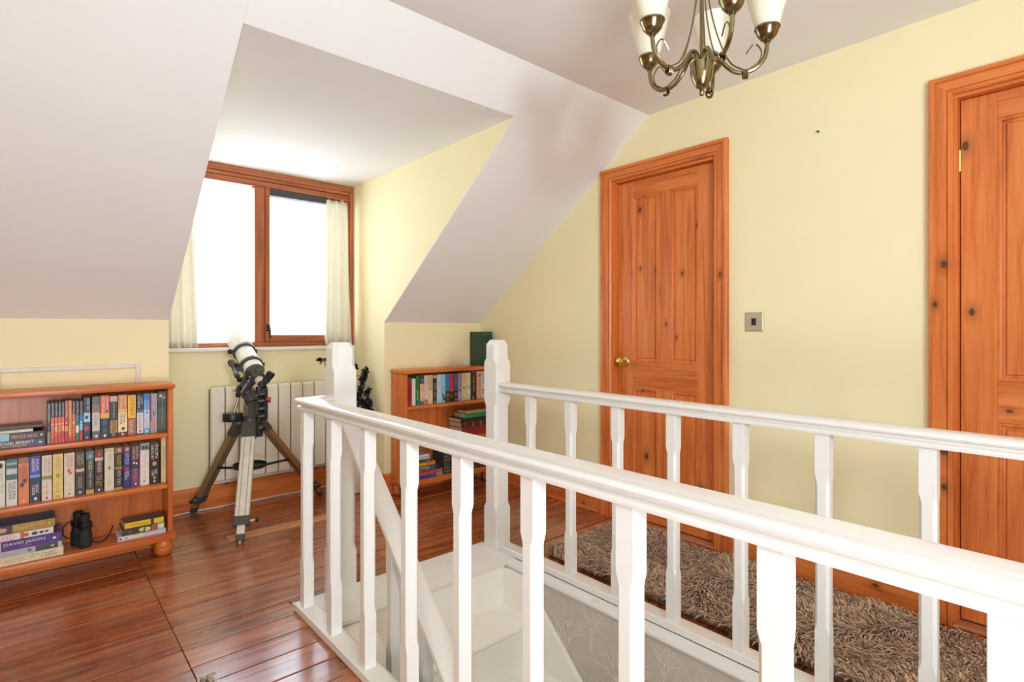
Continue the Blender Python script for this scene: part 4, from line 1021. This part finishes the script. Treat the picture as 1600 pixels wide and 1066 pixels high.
# optical tube
ta, tb = Vector((0.998, 3.400, 0.853)), Vector((0.966, 3.690, 1.068))
ax = (tb - ta).normalized(); Lt = (tb - ta).length
tube = G().lathe([(0.050, 0.02), (0.054, 0.03), (0.054, Lt - 0.13), (0.060, Lt - 0.125), (0.062, Lt - 0.12), (0.062, Lt), (0.057, Lt), (0.057, Lt - 0.10), (0.0, Lt - 0.10)], W(ta), ax, 32).obj('optical_tube', 'tube_white', tel, True)
up = (Vector((0, 0, 1)) - ax * ax.z).normalized(); side = ax.cross(up).normalized()
for s in (0.085, 0.215):
    c = ta + ax * s
    r = G().lathe([(0.054, -0.013), (0.062, -0.013), (0.064, -0.010), (0.064, 0.010), (0.062, 0.013), (0.054, 0.013), (0.054, -0.013)], W(c), ax, 32, cap=False).obj('tube_ring', 'mount', tel, True)
    for sg in (-1, 1):
        p = c + side * 0.066 * sg
        G().box(-0.012, 0.012, -0.010, 0.010, -0.012, 0.012, bev=0.003).obj('ring_lug', 'mount', r, loc=W(p))
    k = c - side * 0.075 if (c - side * 0.075).x < c.x else c + side * 0.075
    G().lathe([(0.0, 0), (0.013, 0.0), (0.015, 0.004), (0.015, 0.011), (0.012, 0.014), (0.0, 0.014)], W(k), (k - c) + Vector((0, -0.03, 0.02)), 12).obj('ring_knob', 'black', r, True)
sad = ta + ax * 0.15 - up * 0.072
G().beam(W(sad - ax * 0.10), W(sad + ax * 0.10), 0.045, 0.018, up=up, bev=0.003).obj('dovetail_bar', 'mount', tel)
# focuser, draw tube, star diagonal, eyepiece
foc = G().lathe([(0.0, 0.03), (0.054, 0.03), (0.056, 0.02), (0.052, 0.010), (0.044, 0.0), (0.040, -0.020), (0.040, -0.045), (0.036, -0.048), (0.0, -0.048)], W(ta), ax, 28).obj('focuser', 'mount', tel, True)
fb = ta - ax * 0.02 + up * 0.035
G().box(-0.020, 0.020, -0.022, 0.022, -0.014, 0.014, bev=0.003).obj('focuser_block', 'mount', foc, loc=W(fb))
G().tube([W(ta - ax * 0.022 - side * 0.058), W(ta - ax * 0.022 + side * 0.058)], 0.005, 8).obj('focus_shaft', 'steel', foc)
for sg in (-1, 1):
    G().lathe([(0.0, 0), (0.016, 0), (0.018, 0.003), (0.018, 0.014), (0.0, 0.015)], W(ta - ax * 0.022 + side * 0.055 * sg), side * sg, 16).obj('focus_knob', 'black', foc, True)
G().lathe([(0.0, -0.04), (0.026, -0.045), (0.026, -0.085), (0.0, -0.086)], W(ta), ax, 20).obj('draw_tube', 'alu', tel, True)
dg = ta - ax * 0.105
G().lathe([(0.0, -0.03), (0.019, -0.028), (0.021, 0.0), (0.018, 0.026), (0.0, 0.026)], W(dg), ax, 16).obj('star_diagonal', 'black', tel, True)
ed = (Vector((0.55, -0.25, 0.9))).normalized()
G().lathe([(0.0, 0.0), (0.016, 0.0), (0.016, 0.028), (0.021, 0.030), (0.021, 0.060), (0.023, 0.063), (0.023, 0.088), (0.019, 0.092), (0.0, 0.088)], W(dg), ed, 18).obj('eyepiece', 'rubber', tel, True)
# small guide scope hanging from a side bracket, with its controls
bar = Vector((0.972, 3.262, 0.0))
gs = G().lathe([(0.0, 0), (0.014, 0.0), (0.016, 0.004), (0.016, 0.05), (0.013, 0.055), (0.013, 0.16), (0.017, 0.165), (0.017, 0.205), (0.0, 0.208)], W((bar.x, bar.y, 0.585)), (0.02, 0.05, 1), 14).obj('guide_scope', 'black', tel, True)
G().box(-0.016, 0.020, -0.014, 0.016, 0.60, 0.78, bev=0.005).obj('guide_bracket', 'black', gs, loc=W((bar.x + 0.03, bar.y + 0.012, 0)))
for zz in (0.625, 0.668, 0.711, 0.750):
    G().lathe([(0.0, -0.02), (0.018, -0.018), (0.020, 0.0), (0.018, 0.018), (0.0, 0.02)], W((bar.x + 0.012, bar.y - 0.004, zz)), (1, -0.3, 0.1), 12).obj('bracket_knob', 'black', gs, True)
G().lathe([(0.0, 0), (0.022, 0.0), (0.024, 0.012), (0.020, 0.030), (0.016, 0.036), (0.0, 0.036)], W((bar.x - 0.004, bar.y - 0.01, 0.560)), (0.9, -0.2, 0.2), 14).obj('guide_knob', 'black', gs, True)
G().lathe([(0.0, -0.01), (0.017, -0.01), (0.019, 0.0), (0.019, 0.026), (0.013, 0.032), (0.013, 0.06), (0.0, 0.06)], W((bar.x + 0.004, bar.y, 0.522)), (-0.15, 0, 1), 14).obj('guide_eyepiece', 'rubber', gs, True)
G().lathe([(0.0, 0), (0.015, 0.0), (0.017, 0.006), (0.017, 0.020), (0.0, 0.022)], W((1.010, 3.245, 0.718)), (1, -0.5, -0.1), 14).obj('setting_ring', 'copper', gs, True)
# finder scope
f0, f1 = Vector((0.893, 3.385, 0.842)), Vector((0.888, 3.50, 0.925))
fd = G().lathe([(0.0, 0), (0.013, 0), (0.015, 0.004), (0.015, 0.03), (0.011, 0.036), (0.011, 0.10), (0.019, 0.115), (0.019, 0.142), (0.016, 0.142), (0.0, 0.12)], W(f0), f1 - f0, 16).obj('finder_scope', 'mount', tel, True)
G().beam(W((0.890, 3.44, 0.882)), W((0.948, 3.45, 0.880)), 0.018, 0.024, bev=0.003).obj('finder_bracket', 'mount', fd)
for dz, dy in ((0.0, -0.03), (-0.05, -0.02), (-0.09, 0.0)):
    G().lathe([(0.0, 0), (0.013, 0.0), (0.015, 0.004), (0.015, 0.015), (0.0, 0.016)], W((0.912, 3.42 + dy, 0.825 + dz)), (-1, -0.6, 0.2), 12).obj('control_knob', 'black', tel, True)
G().tube([W((0.93, 3.44, 0.77)), W((0.885, 3.40, 0.768)), W((0.872, 3.39, 0.765))], 0.006, 8).obj('slow_motion_cable', 'steel', tel, True)

# ------------------------------------------------------------------ radiator
rx0, rz0, rz1 = 0.836, 0.172, 0.756
rad = thing('radiator', 'cream electric panel radiator under the window', 'radiator', (rx0, 3.76, rz0))
Hh = rz1 - rz0
G().box(0.004, 0.798, 0.018, 0.055, 0.012, Hh - 0.012, bev=0.006).obj('radiator_body', 'dark_gap', rad)
def slat(w):
    g = G(); h = Hh
    prof = [(0.02, 0.0), (-0.012, 0.0), (-0.020, 0.010), (-0.022, 0.03), (-0.022, h - 0.03), (-0.020, h - 0.010), (-0.010, h - 0.001), (0.02, h)]
    g.loft([[(0.0035, a, b) for a, b in prof], [(0.006, a - 0.003, b) for a, b in prof], [(w - 0.006, a - 0.003, b) for a, b in prof], [(w - 0.0035, a, b) for a, b in prof]])
    me = g.mesh('radiator_panel', True, 30); me.materials.append(MAT['radiator']); return me
sm = slat(0.0795)
for i in range(10):
    put('radiator_panel', sm, None, rad, (0.001 + i * 0.0798, 0, 0))
G().tube([(0.02, 0.03, 0.0), (0.02, 0.035, -0.04)], 0.006, 8).obj('cable_entry', 'cable', rad)

# ------------------------------------------------------------------ white cable along the skirting
pts = [(0.50, 3.73), (0.62, 3.770), (0.74, 3.793), (0.86, 3.785), (0.98, 3.790), (1.10, 3.780), (1.22, 3.788), (1.36, 3.785), (1.50, 3.79), (1.62, 3.785)]
q = arc_strap([(a, b, 0.0045) for a, b in pts], 'c', None)
q = [v - Vector((1.0, 3.78, 0)) for v in q]
c = G().tube(q, 0.0042, 8).obj('power_cable', 'cable', None, True, loc=(1.0, 3.78, 0))
tag(c, 'thin white cable lying along the baseboard under the radiator', 'cable')

# ------------------------------------------------------------------ curtains and their swing rods
def curtain(name, label, x0, x1, ztop, zbot, folds, amp, yc, spread=0.0, seed=1, lean=0.0):
    r = random.Random(seed)
    nx, nz = folds * 10, 22
    vs, fs = [], []
    ph = r.uniform(0, 6)
    for j in range(nz + 1):
        t = j / nz; z = ztop + (zbot - ztop) * t
        wob = 1 + 0.25 * math.sin(t * 4 + ph)
        for i in range(nx + 1):
            u = i / nx
            xa = x0 + (x1 - x0) * u
            xm = (x0 + x1) / 2
            pin = 1 - 0.16 * math.exp(-t * 7)
            x = xm + (xa - xm) * pin * (1 + spread * t) + lean * t + 0.004 * math.sin(t * 5 + u * 3)
            y = yc - amp * (0.7 + 0.5 * t) * (0.5 + 0.5 * math.sin(u * folds * 2 * math.pi + 0.8 * math.sin(t * 3 + ph))) * wob
            vs.append((x - xm, y - yc, z - zbot))
    for j in range(nz):
        for i in range(nx):
            a = j * (nx + 1) + i
            fs.append((a, a + 1, a + nx + 2, a + nx + 1))
    me = bpy.data.meshes.new(name); me.from_pydata(vs, [], fs); me.shade_smooth()
    root = thing(name, label, 'curtain', ((x0 + x1) / 2, yc, zbot))
    o = put('curtain_cloth', me, 'curtain', root)
    sd = o.modifiers.new('thick', 'SOLIDIFY'); sd.thickness = 0.002
    # hem strip
    row = vs[-(nx + 1):]
    row2 = vs[-2 * (nx + 1):-(nx + 1)]
    hv = [(p[0], p[1] - 0.0022, 0.001) for p in row] + [(p[0] + (q_[0] - p[0]) * 0.5, p[1] - 0.0022, (q_[2]) * 0.62) for p, q_ in zip(row, row2)]
    n = nx + 1
    hm = bpy.data.meshes.new('hem'); hm.from_pydata(hv, [], [(i, i + 1, n + i + 1, n + i) for i in range(nx)]); hm.shade_smooth()
    put('hem', hm, 'curtain', root)
    return root
cr = curtain('curtain', 'cream curtain gathered at the right side of the window', 1.562, 1.744, 2.030, 1.003, 3, 0.034, 3.778, 0.03, 5)
cl = curtain('curtain', 'cream curtain hanging at the left of the window beside the sloping ceiling', 0.585, 0.752, 2.025, 1.003, 3, 0.026, 3.778, 0.05, 9, 0.012)
def swing_rod(x0, x1, label, bx):
    r = thing('curtain_rod', label, 'curtain rod', (bx, YW - 0.03, 2.062))
    zc = -0.012
    G().tube([(x0 - bx, -0.03, zc), (x1 - bx, -0.03, zc)], 0.0085, 10).obj('rod', 'frame_x', r, True)
    G().lathe([(0.016, 0.0), (0.018, 0.004), (0.012, 0.012), (0.009, 0.030), (0.012, 0.034)], (0, 0.008, zc), (0, -1, 0), 14).obj('bracket', 'frame_x', r, True)
    for k in range(5):
        x = x0 + 0.02 + (x1 - x0 - 0.03) * k / 4 - bx
        g = G(); n = 14
        ring = [(x, -0.03 + 0.0155 * math.cos(t * 2 * math.pi / n), zc - 0.004 + 0.0155 * math.sin(t * 2 * math.pi / n)) for t in range(n + 1)]
        g.tube(ring, 0.0026, 6); g.obj('curtain_ring', 'frame_x', r, True)
    return r
swing_rod(1.575, 1.752, 'short wooden rod with rings holding the right curtain', 1.70)
swing_rod(0.590, 0.752, 'short wooden rod with rings holding the left curtain, behind the slope', 0.62)

# ------------------------------------------------------------------ chandelier
CH = Vector((1.449, 0.823, 0.0))
ch_ = thing('chandelier', 'antique brass chandelier with five upturned cream glass shades', 'chandelier', (CH.x, CH.y, ZC))
def cz(z): return z - ZC
G().lathe([(0.0, cz(1.781)), (0.006, cz(1.784)), (0.0085, cz(1.792)), (0.006, cz(1.799)), (0.004, cz(1.802)), (0.014, cz(1.806)), (0.018, cz(1.812)), (0.027, cz(1.828)), (0.0325, cz(1.852)), (0.0335, cz(1.874)), (0.031, cz(1.876)), (0.0, cz(1.872))], n=28).obj('body', 'antique', ch_, True)
G().lathe([(0.0055, cz(1.87)), (0.0055, cz(2.26))], n=12).obj('stem', 'antique', ch_, True)
G().lathe([(0.0, cz(2.245)), (0.012, cz(2.25)), (0.016, cz(2.265)), (0.034, cz(2.285)), (0.052, cz(2.305)), (0.054, cz(ZC) - 0.0005), (0.0, cz(ZC) - 0.0005)], n=28).obj('ceiling_rose', 'antique', ch_, True)
Fv = Vector((math.sin(YAW), math.cos(YAW), 0)); Rv = Vector((math.cos(YAW), -math.sin(YAW), 0))
ang0 = math.atan2((Rv * math.cos(math.radians(60)) + Fv * math.sin(math.radians(60))).y, (Rv * math.cos(math.radians(60)) + Fv * math.sin(math.radians(60))).x)
def smooth(pts): return arc_strap(pts, '', None)
prof_arm = smooth([(0.012, 0, cz(1.868)), (0.014, 0, cz(1.890)), (0.026, 0, cz(1.904)), (0.042, 0, cz(1.896)), (0.062, 0, cz(1.866)), (0.088, 0, cz(1.843)), (0.118, 0, cz(1.838)), (0.148, 0, cz(1.850)), (0.168, 0, cz(1.875)), (0.174, 0, cz(1.905)), (0.175, 0, cz(1.922))])
arm_me = G().tube(prof_arm, 0.0062, 10).mesh('arm', True)
scroll = smooth([(0.128, 0, cz(1.8465)), (0.152, 0, cz(1.864)), (0.160, 0, cz(1.890)), (0.150, 0, cz(1.910)), (0.138, 0, cz(1.914)), (0.126, 0, cz(1.900)), (0.119, 0, cz(1.889))])
scroll_me = G().tube(scroll, 0.0022, 6).mesh('scroll', True)
wire = smooth([(0.112, 0, cz(1.846)), (0.080, 0, cz(1.866)), (0.055, 0, cz(1.915)), (0.032, 0, cz(1.99)), (0.016, 0, cz(2.08)), (0.010, 0, cz(2.18)), (0.007, 0, cz(2.22))])
wire_me = G().tube(wire, 0.0022, 6).mesh('wire', True)
cup_me = G().lathe([(0.0, cz(1.914)), (0.009, cz(1.916)), (0.008, cz(1.921)), (0.016, cz(1.924)), (0.026, cz(1.936)), (0.0315, cz(1.952)), (0.034, cz(1.954)), (0.034, cz(1.958)), (0.030, cz(1.958)), (0.0, cz(1.945))], n=24).mesh('cup', True)
shade_me = G().lathe([(0.022, cz(1.952)), (0.029, cz(1.955)), (0.034, cz(1.970)), (0.0405, cz(1.995)), (0.049, cz(2.025)), (0.0555, cz(2.055)), (0.062, cz(2.080)), (0.064, cz(2.086)), (0.062, cz(2.087)), (0.059, cz(2.080)), (0.0525, cz(2.055)), (0.046, cz(2.025)), (0.0375, cz(1.995)), (0.031, cz(1.970)), (0.026, cz(1.958)), (0.0, cz(1.957))], n=28, cap=False).mesh('glass_shade', True)
col_me = bpy.data.meshes.new('x')
g = G()
for k, dx in enumerate((-0.005, 0.0, 0.005)):
    ring = [(0.117 + dx, 0.0095 * math.cos(t * math.pi / 7), cz(1.838) - 0.005 + 0.0125 * math.sin(t * math.pi / 7)) for t in range(15)]
    g.tube(ring, 0.0024, 6)
collar_me = g.mesh('collar', True)
for me, m in ((arm_me, 'antique'), (scroll_me, 'antique'), (wire_me, 'antique'), (cup_me, 'antique'), (collar_me, 'antique'), (shade_me, 'alabaster')):
    me.materials.append(MAT[m])
for k in range(5):
    a = ang0 + k * 2 * math.pi / 5
    arm = put('arm', arm_me, None, ch_, rot=(0, 0, a))
    put('scroll', scroll_me, None, arm); put('wire', wire_me, None, arm); put('collar', collar_me, None, arm)
    put('lamp_cup', cup_me, None, arm, (0.175, 0, 0))
    put('glass_shade', shade_me, None, ch_, (0.175 * math.cos(a), 0.175 * math.sin(a), 0))
bpy.data.meshes.remove(col_me)

# ------------------------------------------------------------------ light switch, nail
sw = thing('light_switch', 'square brushed metal light switch with one black rocker', 'switch', (XR, 1.2095, 1.150))
G().loft([[(-0.0005, sy * 0.0445, sz * 0.0455) for sy, sz in ((-1, -1), (1, -1), (1, 1), (-1, 1))], [(-0.004, sy * 0.0445, sz * 0.0455) for sy, sz in ((-1, -1), (1, -1), (1, 1), (-1, 1))], [(-0.008, sy * 0.040, sz * 0.041) for sy, sz in ((-1, -1), (1, -1), (1, 1), (-1, 1))]]).obj('switch_plate', 'steel', sw)
g = G(); g.prism([(-0.0075, -0.017), (-0.013, -0.016), (-0.0095, 0.0), (-0.011, 0.016), (-0.0075, 0.017)], -0.0105, 0.0105, 'y'); g.obj('rocker', 'black', sw)
for s in (-1, 1):
    sc_ = G().lathe([(0.0, 0), (0.0036, 0.0), (0.003, 0.0016), (0.0, 0.0018)], (-0.0078, s * 0.0295, 0), (-1, 0, 0), 12).obj('screw', 'steel', sw, True)
    G().box(-0.0102, -0.0095, s * 0.0295 - 0.0004, s * 0.0295 + 0.0004, -0.003, 0.003).obj('screw_slot', 'black', sc_)
n_ = G().lathe([(0.0, 0), (0.0025, 0.0), (0.0025, 0.012), (0.005, 0.0125), (0.005, 0.0145), (0.0, 0.015)], (0, 0, 0), (-1, 0, 0), 10).obj('nail', 'mount', None, True, loc=(XR, 0.923, 1.983))
tag(n_, 'small nail in the cream wall above the light switch', 'nail')

# ------------------------------------------------------------------ vase of black flowers behind the newel
VB = Vector((1.674, 3.570, 0))
va = thing('vase', 'white ribbed vase on the floor behind the newel post', 'vase', VB)
prof = []
for i in range(27):
    z = 0.012 * i
    r = 0.075 + 0.018 * math.sin(min(1, z / 0.31) * math.pi * 0.75)
    prof += [(r - 0.004, z), (r, z + 0.003), (r, z + 0.009)]
prof += [(0.082, 0.325), (0.074, 0.325), (0.07, 0.03), (0.0, 0.03)]
G().lathe([(0.0, 0.0)] + prof, n=28).obj('vase_body', 'wicker', va, True, angle=60)
fl = thing('flower_spray', 'spray of black artificial flowers standing in the white vase', 'flowers', VB + Vector((0, 0, 0.03)))
r = random.Random(11)
leaf_v = [(0, 0, 0), (0.012, 0.014, 0.004), (0.030, 0.016, 0.0), (0.052, 0.0, -0.010), (0.030, -0.016, 0.0), (0.012, -0.014, 0.004), (0.026, 0, 0.008)]
leaf_f = [(0, 1, 6), (1, 2, 6), (2, 3, 6), (3, 4, 6), (4, 5, 6), (5, 0, 6)]
petal = bpy.data.meshes.new('petal'); petal.from_pydata(leaf_v, [], leaf_f); petal.shade_smooth(); petal.materials.append(MAT['black_leaf'])
tips = [(0.088, -0.05, 0.80), (0.085, -0.10, 0.66), (-0.128, 0.19, 0.875), (0.03, 0.06, 0.84), (0.08, -0.15, 0.52), (-0.06, 0.0, 0.72), (0.09, 0.0, 0.72), (0.0, -0.10, 0.62), (0.085, -0.12, 0.585)]
for tx, ty, tz in tips:
    p0 = Vector((r.uniform(-0.02, 0.02), r.uniform(-0.02, 0.02), 0.0)); p3 = Vector((tx, ty, tz))
    q = smooth([p0, p0 * 0.6 + Vector((tx * 0.12, ty * 0.12, 0.3)), Vector((tx * 0.6, ty * 0.6, tz * 0.8)), p3])
    st = G().tube(q, 0.003, 6).obj('stem', 'black_leaf', fl, True)
    for k in range(30 if tz < 0.85 else 8):
        t = r.uniform(0.0, 0.16) if k > 8 else 0
        pos = p3 - (p3 - Vector((tx * 0.6, ty * 0.6, tz * 0.8))) * (t * 5)
        o = put('petal', petal, None, st, tuple(pos), (r.uniform(-1.2, 1.2), r.uniform(-1.2, 1.2), r.uniform(0, 6.28)))
        o.scale = (r.uniform(0.7, 1.0),) * 3
        if pos.x > 0.06:
            o.rotation_euler.z = r.uniform(1.9, 4.4)

# ------------------------------------------------------------------ shaggy rugs
def shag(name, label, cx, cy, w, l, rot, n, length, seed):
    root = thing(name, label, 'rug', (cx, cy, 0), rot)
    G().box(-w / 2, w / 2, -l / 2, l / 2, 0.0005, 0.012, bev=0.004).obj('rug_backing', 'pile_base', root)
    rr = random.Random(seed)
    vs, fs = [], []
    for _ in range(n):
        x, y = rr.uniform(-w / 2, w / 2), rr.uniform(-l / 2, l / 2)
        a = 2.4 + 1.3 * math.sin(x * 11 + 2 + 2 * math.sin(y * 5)) + 1.2 * math.cos(y * 13 + x * 6) + rr.gauss(0, 0.45)
        L = length * rr.uniform(0.6, 1.2); wd = rr.uniform(0.0018, 0.0036)
        d = Vector((math.cos(a), math.sin(a), 0)); s = Vector((-d.y, d.x, 0)) * wd
        lean = rr.uniform(0.55, 1.05)
        p = Vector((x, y, 0.010)); b = len(vs)
        p1 = p + Vector((0, 0, L * 0.36)) + d * L * 0.22 * lean
        p2 = p + Vector((0, 0, L * (0.66 - 0.22 * lean))) + d * L * 0.68 * lean
        p3 = p2 + d * L * 0.35 * lean - Vector((0, 0, L * 0.14 * lean))
        vs += [p - s, p + s, p1 - s, p1 + s, p2 - s * 0.9, p2 + s * 0.9, p3]
        fs += [(b, b + 1, b + 3, b + 2), (b + 2, b + 3, b + 5, b + 4), (b + 4, b + 5, b + 6)]
    me = bpy.data.meshes.new('rug_pile'); me.from_pydata([tuple(v) for v in vs], [], fs); me.shade_smooth()
    o = put('rug_pile', me, 'pile', root)
    o['kind'] = 'stuff'
    return root
shag('shag_rug', 'long taupe shaggy rug on the floor in front of the pine doors', 2.212, 0.55, 0.59, 2.72, 0, 42000, 0.062, 3)
shag('shag_rug', 'corner of a grey shaggy rug at the bottom edge of the photo', 0.118, 1.583, 0.66, 0.66, -YAW + math.pi / 4, 7000, 0.045, 4)
